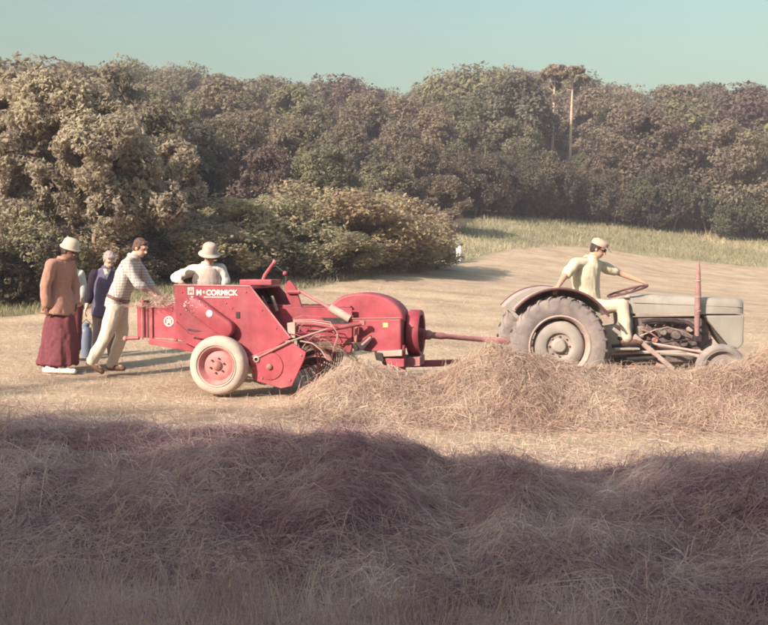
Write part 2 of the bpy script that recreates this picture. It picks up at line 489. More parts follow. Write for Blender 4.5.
LEAF_PINE = leaf_mat('pine_needles', [(0, (.18, .14, .12)), (.5, (.29, .23, .18)), (1, (.42, .33, .26))], [(0, (1, 1, 1)), (1, (1, 1, 1))])

def rand_lobes(seed, R, H, z0, n):
    """crown of overall radius R and height H starting at z0"""
    g = random.Random(seed); out = [(0, 0, z0+H*.52, R*.62, R*.62, H*.40)]
    for i in range(n):
        a = 2*PI*i*.618+g.uniform(-.4, .4); t = (i+.5)/n
        z = z0+H*(.16+.70*t); rr = R*(.66*math.sqrt(max(.05, 1-(2*t*.8-.62)**2)))*g.uniform(.75, 1.1)
        k = R*g.uniform(.30, .46)
        out.append((math.cos(a)*rr, math.sin(a)*rr, z, k*g.uniform(.9, 1.2), k*g.uniform(.9, 1.2), k*g.uniform(.75, 1.0)))
    return out
def trunk_mesh(name, seed, h, r, R, z0, H, n=5, nseg=7):
    mb = MB(); g = random.Random(seed)
    pts = limb(mb, (0, 0, -.4), (g.uniform(-.3, .3), g.uniform(-.3, .3), h), r, r*.3, seed, nseg, 6, .03)
    for i in range(n):
        a = 2*PI*i*.618; q = pts[2+i % 4]
        limb(mb, q, (math.cos(a)*R*.6, math.sin(a)*R*.6, z0+H*(.35+.45*i/n)), r*.42, r*.1, seed+i, 5, 4, .07)
    return mb.mesh(name, smooth=True)

# prototypes of the wood: unit trees about 7 m tall with a 5 m crown
PROTO = []
for k in range(8):
    R = [2.7, 2.4, 2.9, 2.2, 2.6, 3.0, 2.3, 2.5][k]; H = [5.6, 6.0, 5.2, 6.2, 5.4, 5.0, 5.8, 6.1][k]; z0 = 1.2
    cm = crown_mesh('broadleaf_crown', rand_lobes(40+k, R, H, z0, 15+k % 4), 13000, .102, 100+k, .46, .95, .35, .4, 1.1, .32, .6)
    tm = trunk_mesh('broadleaf_trunk', 60+k, 5.2, .2, R, z0, H)
    PROTO.append((cm, tm, z0+H))
BUSHP = []
for k in range(4):
    lob = []; g = random.Random(500+k)
    for i in range(16):
        a = i*2.4; rr = .2+.95*math.sqrt(i/16); k_ = g.uniform(.45, .74)
        lob.append((math.cos(a)*rr*1.15, math.sin(a)*rr, .5+g.uniform(0, 1.45)*(1.25-rr*.6), k_, k_, k_))
    cm = crown_mesh('bush_foliage', lob, 22000, .044, 300+k, .43, 1.9, .3, .55, 1.1, .35, .7)
    mb = MB()
    for i in range(6):
        a = i*1.05; limb(mb, (math.cos(a)*.15, math.sin(a)*.15, -.3), (math.cos(a)*.9, math.sin(a)*.8, 1.5+.1*i), .045, .012, i+k*9, 6, 5, .07)
    BUSHP.append((cm, mb.mesh('bush_stems', smooth=True), max(l[2]+l[5] for l in lob)))

def plant(name, label, cat, group, proto, x, y, sx, sz, rz, leaf=None, bark=None, crown_name='crown', trunk_name='trunk', zoff=0):
    r = empty(name, (x, y, g1(x, y)+zoff), rz); r.scale = (sx, sx, sz)
    tag(r, label, cat, group)
    for nm, me, mt in ((crown_name, proto[0], leaf), (trunk_name, proto[1], bark)):
        if len(me.materials) == 0: me.materials.append(mt)
        o = bpy.data.objects.new(nm, me); col.objects.link(o); o.parent = r
        if me.materials[0] is not mt:
            o.material_slots[0].link = 'OBJECT'; o.material_slots[0].material = mt
    return r

# skyline of the wood in the photograph
_sx = [-300, 0, 60, 90, 130, 160, 250, 320, 345, 370, 400, 440, 490, 540, 600, 640, 700, 768, 1100]
_sy = [75, 72, 66, 52, 58, 66, 72, 84, 76, 90, 92, 76, 70, 66, 84, 80, 80, 84, 84]
def sky_z(px, Y): return W(px, float(np.interp(px, _sx, _sy)), Y).z

wr = random.Random(77)
MARK = [(30, 'the left picture edge'), (75, 'the man in the brown tunic'), (112, 'the grey-haired person'), (150, 'the man in the checked shirt'), (190, 'the bale chamber'), (235, 'the man in the grey sun hat'), (280, 'the baler lever'), (330, 'the baler pickup'),
        (380, 'the curved baler guard'), (430, 'the flywheel'), (480, 'the power shaft'), (530, 'the gap behind the tractor'), (560, 'the rear tractor wheel'), (600, 'the tractor driver'), (650, 'the steering wheel'), (690, 'the tractor bonnet'), (715, 'the upright stack'), (750, 'the tractor nose'), (9999, 'the right picture edge')]
def mark(px): return next(n for lim, n in MARK if px < lim).replace('the man in the grey sun hat', 'the grey sun hat').replace('the man in the checked shirt', 'the checked shirt').replace('the man in the brown tunic', 'the brown tunic')
ORD = ['front', 'second', 'third', 'fourth', 'fifth', 'sixth', 'seventh', 'skyline']
SKYL = 'broadleaf tree along the skyline of the wooded hill'
MIDL = 'broadleaf tree packed in the middle of the wooded hillside'
EDGEL = 'broadleaf tree at the foot of the wood beyond the rough grass'
BACKL = 'broadleaf tree rising behind the hawthorn bushes'
rows = [(57.5, 4.6), (63, 4.8), (69, 5.0), (76, 5.2), (84, 5.4), (92, 5.6), (101, 5.8), (110, 5.2)]
for ri, (Y0, sp) in enumerate(rows):
    half = Y0*.50
    x = -half+(ri % 2)*sp*.5
    while x < half:
        xx = x+wr.uniform(-.9, .9); yy = Y0+wr.uniform(-1.6, 1.6)
        px = 384+xx/yy*FPX
        x += sp*wr.uniform(.85, 1.15)
        if yy < wood_edge(xx/yy)+.8: continue
        pr = PROTO[wr.randrange(8)]
        base = g1(xx, yy); H = wr.uniform(6.6, 9.0)*(.86 if ri == 0 else 1)
        mx = sky_z(px, yy)-base
        if ri == 7: H = mx*wr.uniform(.95, 1.02)
        elif ri == 6: H = min(H+.8, mx*wr.uniform(.86, .98))
        H = min(H, mx*.98)
        if 520 < px < 598 and yy < 71.5: H = min(H, W(px, 152, yy).z-base)
        H = max(3.0, H)
        sz = H/pr[2]; sxx = sz*wr.uniform(.92, 1.18)
        if ri == 7: sxx = max(sxx, .95)
        lab, grp = ('tree in the %s row of the wood, above %s' % (ORD[ri], mark(px)), 'skyline trees of the hill wood') if ri >= 6 else (('broadleaf tree in the front row at the wood edge, above %s' % mark(px), 'trees at the foot of the wood') if ri == 0 else ('tree in the %s row of the hill wood, above %s' % (ORD[ri], mark(px)), 'trees of the hillside wood'))
        plant('broadleaf_tree', lab, 'tree', grp, pr, xx, yy, sxx, sz, wr.uniform(0, 6.28), LEAF, BARK)
# second layer: trees between the bushes and the hill, left half and centre
for (px, Y, top, w) in [(-40, 28, 60, 1), (30, 30, 75, 1.0), (105, 34, 60, .9), (150, 30, 105, .9), (195, 33, 118, 1.0), (230, 38, 112, 1), (262, 31, 150, 1), (290, 42, 118, 1), (322, 36, 142, 1), (350, 45, 120, 1),
                        (385, 40, 150, 1.05), (420, 46, 138, 1), (455, 50, 140, 1), (440, 41, 172, .95), (492, 52.5, 150, .95), (-90, 26, 90, 1), (60, 38, 66, 1), (180, 44, 90, 1), (120, 45, 66, .8), (250, 50, 96, 1), (310, 52, 104, 1), (400, 53, 120, 1),
                        (525, 56.5, 152, .9), (575, 57.5, 164, .9), (628, 57.5, 150, .9), (690, 58, 155, .9), (745, 58, 150, .9), (800, 58, 150, .9), (540, 80, 92, 1), (556, 83, 90, 1), (575, 82, 95, 1), (548, 92, 84, 1), (566, 94, 86, 1)]:
    p = W(px, 300, Y); base = g1(p.x, Y); H = W(px, top, Y).z-base
    pr = PROTO[wr.randrange(8)]; sz = H/pr[2]; sxx = max(.5, sz*w*wr.uniform(.95, 1.15))
    lab, grp = ('broadleaf tree standing close behind the two pines', 'trees of the hillside wood') if Y > 70 else (('leafy tree crown at the wood edge, above %s' % mark(px), 'trees at the foot of the wood') if px > 500 else ('%s%s tree behind the bushes, above %s' % ('nearer ' if Y < 40 else 'farther ', 'tall' if top < 100 else ('mid-height' if top < 130 else 'lower'), mark(px)), 'trees behind the bushes'))
    plant('broadleaf_tree', lab, 'tree', grp, pr, p.x, Y, sxx, sz, wr.uniform(0, 6.28), LEAF, BARK)
# undergrowth filling the foot of the wood
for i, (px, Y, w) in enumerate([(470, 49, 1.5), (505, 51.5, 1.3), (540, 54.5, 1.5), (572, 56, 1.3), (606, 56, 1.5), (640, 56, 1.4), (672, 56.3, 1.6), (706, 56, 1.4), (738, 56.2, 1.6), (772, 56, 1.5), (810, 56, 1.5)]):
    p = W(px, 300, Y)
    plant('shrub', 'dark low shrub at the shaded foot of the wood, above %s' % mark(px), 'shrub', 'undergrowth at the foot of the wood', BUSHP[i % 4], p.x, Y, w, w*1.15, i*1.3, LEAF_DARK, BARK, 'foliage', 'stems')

# big hawthorn bushes in the middle distance
BL = ['hawthorn bush behind the man in the grey sun hat, beside the dark gap', 'pale leafy bush behind the baler lettering', 'rounded bush behind the upright baler lever', 'tall bush in the middle of the bush row behind the baler',
      'broad bush above the curved baler guard', 'dark rounded bush at the right-hand end of the bush row', 'small bush at the foot of the bush row end', 'low bush in front of the bush row behind the baler']
for i, (px, Y, top, w) in enumerate([(205, 23.5, 196, 1.15), (245, 25, 200, 1.1), (288, 26, 196, 1.15), (335, 27, 182, 1.3), (370, 28.5, 190, 1.25), (399, 30, 198, 1.05), (418, 31.5, 230, .75), (318, 25, 225, .95)]):
    p = W(px, 280, Y); H = W(px, top, Y).z-g1(p.x, Y); pr = BUSHP[i % 4]
    plant('hawthorn_bush', BL[i], 'bush', 'hawthorn bushes behind the baler', pr, p.x, Y, w*1.22, H/pr[2], i*1.7+.4, LEAF_THORN, BARK, 'foliage', 'stems')
# left-hand understorey
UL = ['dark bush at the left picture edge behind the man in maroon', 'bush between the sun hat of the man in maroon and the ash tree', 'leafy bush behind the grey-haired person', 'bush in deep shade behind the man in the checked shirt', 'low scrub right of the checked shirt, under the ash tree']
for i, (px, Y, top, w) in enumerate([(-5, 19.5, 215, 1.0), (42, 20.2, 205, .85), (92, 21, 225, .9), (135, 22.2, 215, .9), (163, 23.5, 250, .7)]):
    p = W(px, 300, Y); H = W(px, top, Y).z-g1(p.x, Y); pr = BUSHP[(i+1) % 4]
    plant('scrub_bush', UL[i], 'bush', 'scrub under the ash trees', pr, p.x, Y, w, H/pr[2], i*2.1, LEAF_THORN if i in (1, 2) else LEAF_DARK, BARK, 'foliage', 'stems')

def near_tree(name, label, px, Y, lobes_px, n, leaf, trunks, seed):
    """a tree of its own: lobes given as (px, py, radius px, depth offset)"""
    p = W(px, 300, Y); base = Vector((p.x, Y, g1(p.x, Y)))
    r = empty(name, base); tag(r, label, 'tree', 'ash trees at the left field edge')
    L = []
    for (qx, qy, qr, dy) in lobes_px:
        q = W(qx, qy, Y+dy)-base; rr = qr*(Y+dy)/FPX
        L.append((q.x, q.y, q.z, rr*1.06, rr*1.06, rr*1.0))
    link('crown', crown_mesh('ash_crown', L, n, leaf, seed, .44, 1.7, .3, .72, 1.3, .4, .8), LEAF_ASH, r)
    mb = MB()
    for ti, (x0, pts, r0) in enumerate(trunks):
        w = [Vector((W(x0, 300, Y).x-base.x, .15*ti, -.3))]+[W(a, b, Y-.1).__sub__(base) for (a, b) in pts]
        for j in range(len(w)-1):
            limb(mb, w[j], w[j+1], r0*(1-j/len(w)), r0*(1-(j+1)/len(w))+.012, seed+ti*5+j, 7, 4, .03)
    mb.build('trunk', BARK_PALE, r, smooth=True)
    return r
near_tree('ash_tree', 'tall pale-leaved ash tree with light branches at the left edge', 62, 20.6,
          [(18, 108, 34, .3), (50, 102, 32, -.3), (84, 112, 32, .2), (110, 132, 30, -.2), (8, 140, 34, -.2), (48, 140, 40, .5), (92, 150, 36, -.5), (130, 165, 32, .2), (-15, 180, 34, 0), (30, 190, 34, -.4),
           (75, 195, 34, .3), (112, 205, 32, -.1), (140, 200, 26, .5), (44, 78, 14, 0), (15, 235, 26, .4), (14, 84, 13, .2), (-30, 120, 34, .4), (165, 205, 22, .2)],
          98000, .047, [(55, [(50, 230), (38, 165), (28, 110)], .065), (70, [(76, 240), (62, 180), (84, 140), (80, 100)], .06), (80, [(95, 235), (118, 190), (135, 150)], .05), (50, [(38, 205), (30, 165), (8, 130)], .045)], 900)
near_tree('ash_tree', 'young ash tree right of the tall one, over the dark hollow', 168, 23.5,
          [(160, 175, 24, 0), (185, 195, 20, .3), (150, 205, 22, -.3), (175, 160, 20, .2), (140, 178, 20, .4), (190, 222, 14, 0), (165, 222, 20, .5)],
          28000, .047, [(172, [(172, 250), (168, 215), (160, 185)], .09), (174, [(178, 230), (186, 200)], .05)], 930)

# two scots pines standing above the wood
def pine(label, px, Y, top, base_py, tufts, seed):
    p = W(px, 200, Y); b = Vector((p.x, Y, g1(p.x, Y)))
    r = empty('pine_tree', b); tag(r, label, 'tree', 'pair of pines on the hill')
    zt = W(px, top, Y).z-b.z
    mb = MB(); x1 = (W(px+3, 200, Y)-b).x
    pts = [Vector((0, 0, -.5)), Vector((.06, 0, zt*.35)), Vector((x1*.5, 0, zt*.65)), Vector((x1, 0, zt*.97))]
    mb.tube(pts, [.115, .10, .085, .04], 8)
    L = []
    for i, (qx, qy, qr) in enumerate(tufts):
        q = W(qx, qy, Y+((i*37) % 5-2)*.35)-b; rr = qr*Y/FPX
        L.append((q.x, q.y, q.z, rr*1.25, rr*1.1, rr*.62))
        zz = min(max(q.z-1.0, zt*.6), zt*.95)
        limb(mb, (x1*(zz/zt), 0, max(zz, zt*.82)), (q.x, q.y, q.z), .028, .012, seed+i, 5, 3, .06)
    link('crown', crown_mesh('pine_crown', L, 2300, .085, seed, .52, 2.2, .3, .6, 1.8, .5), LEAF_PINE, r)
    mb.build('trunk', BARK_PINE, r, smooth=True)
pine('taller pine with a bare pale trunk, right one of the pair', 569, 66.2, 66, 150, [(566, 73, 8), (577, 70, 7), (557, 76, 7), (585, 78, 5), (574, 90, 5), (560, 68, 5), (580, 84, 5), (556, 88, 4)], 81)
pine('pine with a bare pale trunk, left one of the pair', 551, 66.5, 68, 152, [(549, 73, 7), (541, 79, 5), (556, 84, 5), (545, 92, 5), (553, 68, 5)], 82)

# the tall hedge trees behind the photographer whose shade lies on the near hay
for i in range(11):
    x = -34+i*4.6; y = -11.5+((i*7) % 3-1)*.8
    pr = PROTO[i % 8]; H = 14.05+((i*5) % 4)*.25+(.45 if i < 4 else -.6)
    plant('hedgerow_tree', 'tall hedgerow tree behind the photographer, shading the near hay', 'tree', 'hedgerow behind the photographer', pr, x, y, 1.75, H/pr[2], i*.9, LEAF, BARK)
for i in range(10):
    x = -31.7+i*4.6; pr = PROTO[(i+3) % 8]
    plant('hedgerow_tree', 'tall hedgerow tree in the second row behind the photographer', 'tree', 'hedgerow behind the photographer', pr, x, -13.6, 1.9, (15.2+(.5 if i < 3 else -.6))/pr[2], i*.7, LEAF, BARK)
for i in range(18):
    x = -34+i*2.7
    plant('hedgerow_shrub', 'dense hedgerow shrub behind the photographer', 'shrub', 'hedgerow shrubs behind the photographer', BUSHP[i % 4], x, -11.8, 2.4, 2.2, i*1.1, LEAF, BARK, 'foliage', 'stems')
# ------------------------------------------------------------------ hay
HAY_SHADED = strand_mat('hay', [(0, (.20, .11, .15)), (.14, (.40, .255, .285)), (.32, (.60, .425, .385)), (.48, (.74, .57, .475)), (.58, (.55, .46, .46)), (.70, (.72, .49, .385)), (.82, (.52, .345, .405)), (1, (.92, .79, .69))], .42, (1.9, (.68, .57, .65)))  # mauve copy: the shade's purple and dark gaps put into the hay colour
HAY_TAN = strand_mat('tan_hay', [(0, (.22, .14, .13)), (.14, (.40, .28, .24)), (.32, (.58, .43, .345)), (.48, (.70, .55, .42)), (.58, (.54, .47, .38)), (.70, (.68, .48, .36)), (.82, (.48, .35, .33)), (1, (.88, .76, .60))], .35, (1.6, (.82, .76, .76)))  # tan copy, without the purple of the shade
HAY_BED = strand_mat('hay_bed', [(0, (.30, .185, .215)), (1, (.52, .36, .355))], .0, (6, (.6, .58, .6)))
STUB = strand_mat('stubble', [(0, (.38, .25, .225)), (.4, (.57, .415, .335)), (.7, (.70, .53, .415)), (.88, (.52, .43, .33)), (1, (.82, .68, .52))], .2)
VERGE = strand_mat('verge_grass', [(0, (.20, .18, .12)), (.35, (.30, .265, .175)), (.65, (.43, .355, .25)), (1, (.58, .46, .34))], .3, (.35, (.72, .8, .7)))

def ribbons(name, P, head, length, width, surf, lift, curl, nseg, g, pitch=None, rnd=None, droop=0.0):
    """curved hay stems: start P (n,2), heading angle, length, half width; the path follows surf(x,y) with an arch of height lift"""
    n = len(P); st = length/nseg
    xy = np.empty((n, nseg+1, 2)); xy[:, 0] = P; a = head.copy()
    cu = g.normal(size=n)*curl
    for k in range(nseg):
        a = a+cu+g.normal(size=n)*curl*.5
        xy[:, k+1, 0] = xy[:, k, 0]+np.cos(a)*st; xy[:, k+1, 1] = xy[:, k, 1]+np.sin(a)*st
    z = surf(xy[..., 0].ravel(), xy[..., 1].ravel()).reshape(n, nseg+1)
    t = np.linspace(0, 1, nseg+1)[None]
    z = z+lift[:, None]*(np.sin(t*PI*.85+.25))+g.random((n, 1))*.012+g.normal(size=(n, nseg+1))*.006
    if pitch is not None: z = z+pitch[:, None]*t*length[:, None]
    C = np.concatenate([xy, z[..., None]], -1)
    T = np.empty_like(C); T[:, 1:-1] = C[:, 2:]-C[:, :-2]; T[:, 0] = C[:, 1]-C[:, 0]; T[:, -1] = C[:, -1]-C[:, -2]
    T /= np.linalg.norm(T, axis=2)[..., None]+1e-9
    ref = g.normal(size=(n, 3))*.6+np.array([0, -.6, .8]); ref /= np.linalg.norm(ref, axis=1)[:, None]
    side = np.cross(T, ref[:, None, :]); side /= np.linalg.norm(side, axis=2)[..., None]+1e-9
    wt = (1-.65*t)[..., None]*width[:, None, None]
    V = np.stack([C-side*wt, C+side*wt], 2).reshape(-1, 3)
    b = (np.arange(n)*(nseg+1)*2)[:, None]+np.arange(nseg)[None]*2
    F = np.stack([b, b+1, b+3, b+2], -1).reshape(-1, 4)
    r = g.random(n) if rnd is None else rnd
    return fast_mesh(name, V, F, {'rnd': np.repeat(r, (nseg+1)*2)})

def crest_fn(tab, yc, groundfn):
    px = np.array([p for p, _ in tab], float); py = np.array([q for _, q in tab], float)
    xs = np.array([W(a, 400, yc(a)).x for a in px]); zs = np.array([W(a, b, yc(a)).z for a, b in tab])
    hs = zs-groundfn(xs, np.array([yc(a) for a in px]))
    return xs, np.maximum(hs, .0)

# near windrow in the shade
def near_yc_px(p): return float(np.interp(p, [-200, 300, 450, 600, 768, 1000], [6.7, 6.6, 6.3, 5.9, 6.0, 6.2]))
_nx, _nh = crest_fn([(-250, 420), (-60, 420), (0, 420), (50, 424), (100, 430), (150, 436), (200, 430), (250, 434), (300, 438), (350, 434), (400, 446), (428, 458), (450, 474), (480, 466), (510, 464), (540, 470), (575, 482), (610, 488), (640, 484), (680, 474), (720, 466), (768, 460), (850, 455), (1050, 455)], near_yc_px, ground)
_nyc = np.array([near_yc_px(p) for p in [-250, -60, 0, 50, 100, 150, 200, 250, 300, 350, 400, 428, 450, 480, 510, 540, 575, 610, 640, 680, 720, 768, 850, 1050]])
def near_h(x, y):
    H = np.maximum(.1, np.interp(x, _nx, _nh)*.93-.07); yc = np.interp(x, _nx, _nyc)
    d = y-yc; wf = 2.05+.25*fbm(x*.9, x*0+3.3); wb = 1.2
    t = np.where(d < 0, -d/wf, d/wb)
    s = np.clip(1-t**2.0, 0, 1)**.85
    lump = 1+.15*fbm(x*1.4+4, y*1.6+1)+.20*fbm(x*4.2, y*4.6+8)+.12*fbm(x*9, y*9+2)
    # coarse folds where the swath has rolled over itself
    fold = .045*np.sin((x*1.7+fbm(x*.8, y*.8+5)*2.4+y*.6)*3.1)*np.exp(-((t-.45)/.4)**2)
    return np.maximum(0, s*(H*lump+.03*np.clip(1-t*.9, 0, 1))+fold*s)
def near_surf(x, y): return ground(x, y)+near_h(x, y)

# windrow being picked up, in front of the tractor
_mtab = [(296, 395), (318, 381), (335, 368), (350, 363), (370, 364), (395, 371), (420, 378), (440, 372), (458, 360), (475, 351), (490, 346), (506, 346), (525, 350), (548, 357), (575, 361), (620, 366), (660, 366), (690, 364), (712, 358), (740, 355), (768, 350), (850, 352), (1000, 352)]
_mx, _mh = crest_fn(_mtab, lambda p: 10.5, ground)
def mid_h(x, y):
    H = np.maximum(0, np.interp(x, _mx, _mh, left=0)*.93-.03); yc = 10.5+.12*fbm(x*.7, x*0+2); d = y-yc
    t = np.abs(np.where(d < 0, d/1.4, d/.85))
    s = np.clip(1-t**1.7, 0, 1)**1.5
    lump = 1+.22*fbm(x*2.0+14, y*2.2+1)+.16*fbm(x*5, y*5+8)
    return np.maximum(0, s*H*lump)
def mid_surf(x, y): return ground(x, y)+mid_h(x, y)

def bed(name, x0, x1, y0, y1, st, surf, hf, parent):
    xs = np.arange(x0, x1, st); ys = np.arange(y0, y1, st); X, Y = np.meshgrid(xs, ys)
    Z = surf(X.ravel(), Y.ravel()); h = hf(X.ravel(), Y.ravel())
    Z = Z-.02-.06*(h < .015)
    nx, ny = len(xs), len(ys)
    i = np.arange(nx*(ny-1)).reshape(ny-1, nx)[:, :-1].ravel()
    F = np.stack([i, i+1, i+nx+1, i+nx], -1)
    V = np.stack([X.ravel(), Y.ravel(), Z], -1)
    return link(name, fast_mesh(name, V, F, {'rnd': vnoise(X.ravel()*9, Y.ravel()*9)}, True), HAY_BED, parent)

def windrow(label, x0, x1, y0, y1, surf, hf, n, lmin, lmax, w0, w1, seed, nseg, curl, lift, mat=None):
    g = np.random.default_rng(seed)
    P = np.empty((0, 2))
    while len(P) < n:
        q = np.stack([g.uniform(x0, x1, n), g.uniform(y0, y1, n)], -1)
        h = hf(q[:, 0], q[:, 1]); q = q[(h > .01) | (g.random(n) < .05)]
        P = np.concatenate([P, q])
    P = P[:n]
    head = fbm(P[:, 0]*1.3+2, P[:, 1]*1.3)*5.0+g.normal(size=n)*1.15
    L = g.uniform(lmin, lmax, n)*(.5+.5*g.random(n)); L = np.where(g.random(n) < .22, L*1.9, L); wd = g.uniform(w0, w1, n)
    lf = np.abs(g.normal(size=n))*lift*np.where(g.random(n) < .2, 2.4, 1)
    cl = vnoise(P[:, 0]*2.2, P[:, 1]*2.2+5)
    me = ribbons('hay_strands', P, head, L, wd, surf, lf, curl, nseg, g, None, np.clip(.40*cl+.86*g.random(n)-.12, 0, 1))
    o = link('hay_windrow', me, mat or HAY_SHADED); tag(o, label, 'hay', 'hay windrows', 'stuff')
    b = bed('hay_bed', x0, x1, y0, y1, .05, surf, hf, o); b['kind'] = 'stuff'
    return o
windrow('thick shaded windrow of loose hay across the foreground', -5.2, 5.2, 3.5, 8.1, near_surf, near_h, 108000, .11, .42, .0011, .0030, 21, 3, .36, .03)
windrow('sunlit windrow of loose hay in front of the tractor', -1.1, 7.0, 8.6, 11.4, mid_surf, mid_h, 68000, .10, .34, .0014, .0034, 22, 3, .36, .025, HAY_TAN)

def scatter_stems(name, label, n, seed, y0, y1, lmin, lmax, w0, w1, pitch, mat, nseg=2, xm=.56, cat='stubble', ydist=1.0):
    g = np.random.default_rng(seed)
    t = g.random(n)
    Y = 1/((1-t)/y0**ydist+t/y1**ydist)**(1/ydist)
    X = (g.random(n)*2-1)*(Y*xm+1.2)
    hh = near_h(X, Y)+mid_h(X, Y)
    k = (hh < .03) & (Y < field_edge(X/np.maximum(Y, 1))+.8); X = X[k]; Y = Y[k]; n = len(X)
    sc = .75+Y*.03
    L = g.uniform(lmin, lmax, n); wd = g.uniform(w0, w1, n)*sc
    up = np.where(g.random(n) < .38, g.uniform(.5, 2.4, n), g.uniform(0, .25, n))*pitch
    head = g.random(n)*2*PI
    L = np.where(up > .4*pitch, L*.38, L)
    cl = vnoise(X*.8, Y*.8+3)
    me = ribbons(name, np.stack([X, Y], -1), head, L, wd, ground, np.zeros(n), .09, nseg, g, up, np.clip(.5*cl+.6*g.random(n)-.05, 0, 1))
    o = link(name, me, mat); tag(o, label, cat, None, 'stuff'); return o
scatter_stems('near_stubble', 'shaded short grass and straw at the very front of the picture', 95000, 33, 2.4, 5.2, .06, .26, .0012, .0028, 1.4, HAY_SHADED, 1, cat='grass')
scatter_stems('stubble', 'short dry stubble and loose straw covering the mown field', 140000, 31, 2.6, 24, .04, .125, .0013, .0027, 1.0, STUB, 1)

# rough grass along the far field edge
def verge_grass():
    g = np.random.default_rng(41); n = 48000
    u = g.uniform(-.62, .62, n); e0 = field_edge(u); e1 = wood_edge(u)+1.5
    t = g.random(n); Y = e0+(e1-e0)*t; X = u*Y
    L = g.uniform(.12, .34, n)*(.7+.6*vnoise(X*.6, Y*.6))*np.clip(.3+Y/110, .35, .8); wd = .002+.00022*Y*g.uniform(.7, 1.3, n)
    cl = vnoise(X*.25, Y*.5+3)
    me = ribbons('verge_grass', np.stack([X, Y], -1), g.random(n)*6.28, L*.5, wd, ground, np.zeros(n), .3, 1, g, g.uniform(1.2, 2.6, n), np.clip(.55*cl+.5*g.random(n), 0, 1))
    o = link('verge_grass', me, VERGE); tag(o, 'rough pale grass growing along the far edge of the field', 'grass', None, 'stuff')
verge_grass()

# small white marker in the rough grass by the end of the bush row
p = W(459, 256, 34.5); mk = empty('marker_post', (p.x, 34.5, g1(p.x, 34.5))); tag(mk, 'short white marker post in the rough grass by the bush row', 'post')
hz = W(459, 246, 34.5).z-mk.location.z
MB().lathe([(.0, -.2), (.10, -.2), (.10, hz-.03), (.085, hz), (.0, hz)], (0, 0, 0), (0, 0, 1), 14).build('shaft', simple('white_marker', (.75, .72, .70), .6, .1, 12), mk, smooth=True)
# ------------------------------------------------------------------ machine materials
RED = simple('faded_red_paint', (.36, .062, .084), .5, .20, 6, bump=.12, dirt=(.42, .155, .165), dirt_amt=.6, spec=.35, chips=((.22, .10, .08), 26, .66))
RED2 = simple('dull_red_paint', (.36, .075, .10), .6, .25, 8, bump=.1, dirt=(.36, .16, .13), dirt_amt=.6, spec=.3, chips=((.20, .09, .07), 26, .63))
RED_PALE = simple('sun_bleached_red_paint', (.48, .20, .20), .6, .2, 9, bump=.1, dirt=(.46, .28, .22), dirt_amt=.6, chips=((.24, .10, .08), 40, .62))
DARKM = simple('greasy_black_iron', (.045, .034, .036), .6, .4, 14, metal=.3, bump=.3, dirt=(.14, .09, .08), dirt_amt=.6)
STEEL = simple('bare_steel', (.46, .38, .34), .45, .25, 16, metal=.5, bump=.15, dirt=(.25, .15, .11), dirt_amt=.5)
RUST = simple('rusty_red_iron', (.36, .17, .15), .8, .3, 12, bump=.3, dirt=(.45, .25, .21), dirt_amt=.6)
TYRE_DUST = simple('dusty_tyre', (.48, .40, .345), .95, .16, 7, bump=.4, dirt=(.36, .27, .24), dirt_amt=.8, spec=.1)
TYRE = simple('grey_worn_tyre', (.25, .205, .20), .95, .22, 9, bump=.4, dirt=(.42, .34, .29), dirt_amt=.7, spec=.15)
GREY = simple('chalky_grey_paint', (.355, .315, .28), .6, .08, 4, bump=.06, dirt=(.31, .25, .22), dirt_amt=.6, spec=.3, chips=((.26, .16, .13), 30, .65))
WHEELP = simple('chalky_wheel_paint', (.38, .335, .30), .65, .10, 6, bump=.1, dirt=(.42, .31, .27), dirt_amt=.6, spec=.3, chips=((.32, .18, .14), 34, .64))
WHITE = simple('white_print', (.70, .64, .60), .6, .08, 20, bump=0)
YELLOW = simple('yellow_transfer', (.70, .50, .20), .6, .12, 30, bump=0)
ENGINE = simple('oily_grey_engine', (.17, .125, .12), .6, .45, 18, bump=.35, dirt=(.05, .035, .035), dirt_amt=.7)
PINKM = simple('bleached_pink_iron', (.46, .34, .305), .65, .2, 10, bump=.15, dirt=(.4, .2, .16), dirt_amt=.5)

def frame_at(px, Y, yaw):
    """local frame of a machine: origin on the ground at column px, depth Y"""
    x = W(px, 380, Y).x
    o = Vector((x, Y, g1(x, Y))); R = Matrix.Rotation(yaw, 3, 'Z')
    def loc(px_, py_, yl):
        a = (px_-384)/FPX; b = -(py_-312.5)/FPX
        d = Vector((a, math.cos(PITCH)+b*math.sin(PITCH), -math.sin(PITCH)+b*math.cos(PITCH)))
        n = R @ Vector((0, 1, 0)); q = o+n*yl
        t = (q-CAM).dot(n)/d.dot(n)
        return R.inverted() @ (CAM+d*t-o)
    return o, R, loc

def text_mesh(body, size, mat, parent, name, loc, bold=0.0, xs=1.0):
    cu = bpy.data.curves.new(name, 'FONT'); cu.body = body; cu.size = size; cu.extrude = .002; cu.offset = bold
    to = bpy.data.objects.new(name, cu); col.objects.link(to)
    dg = bpy.context.evaluated_depsgraph_get()
    me = bpy.data.meshes.new_from_object(to.evaluated_get(dg)); bpy.data.objects.remove(to)
    me.transform(Matrix.Diagonal((xs, 1, 1, 1)))
    me.transform(Matrix.Rotation(PI/2, 4, 'X'))
    me.materials.clear(); o = link(name, me, mat, parent); o.location = loc
    return o

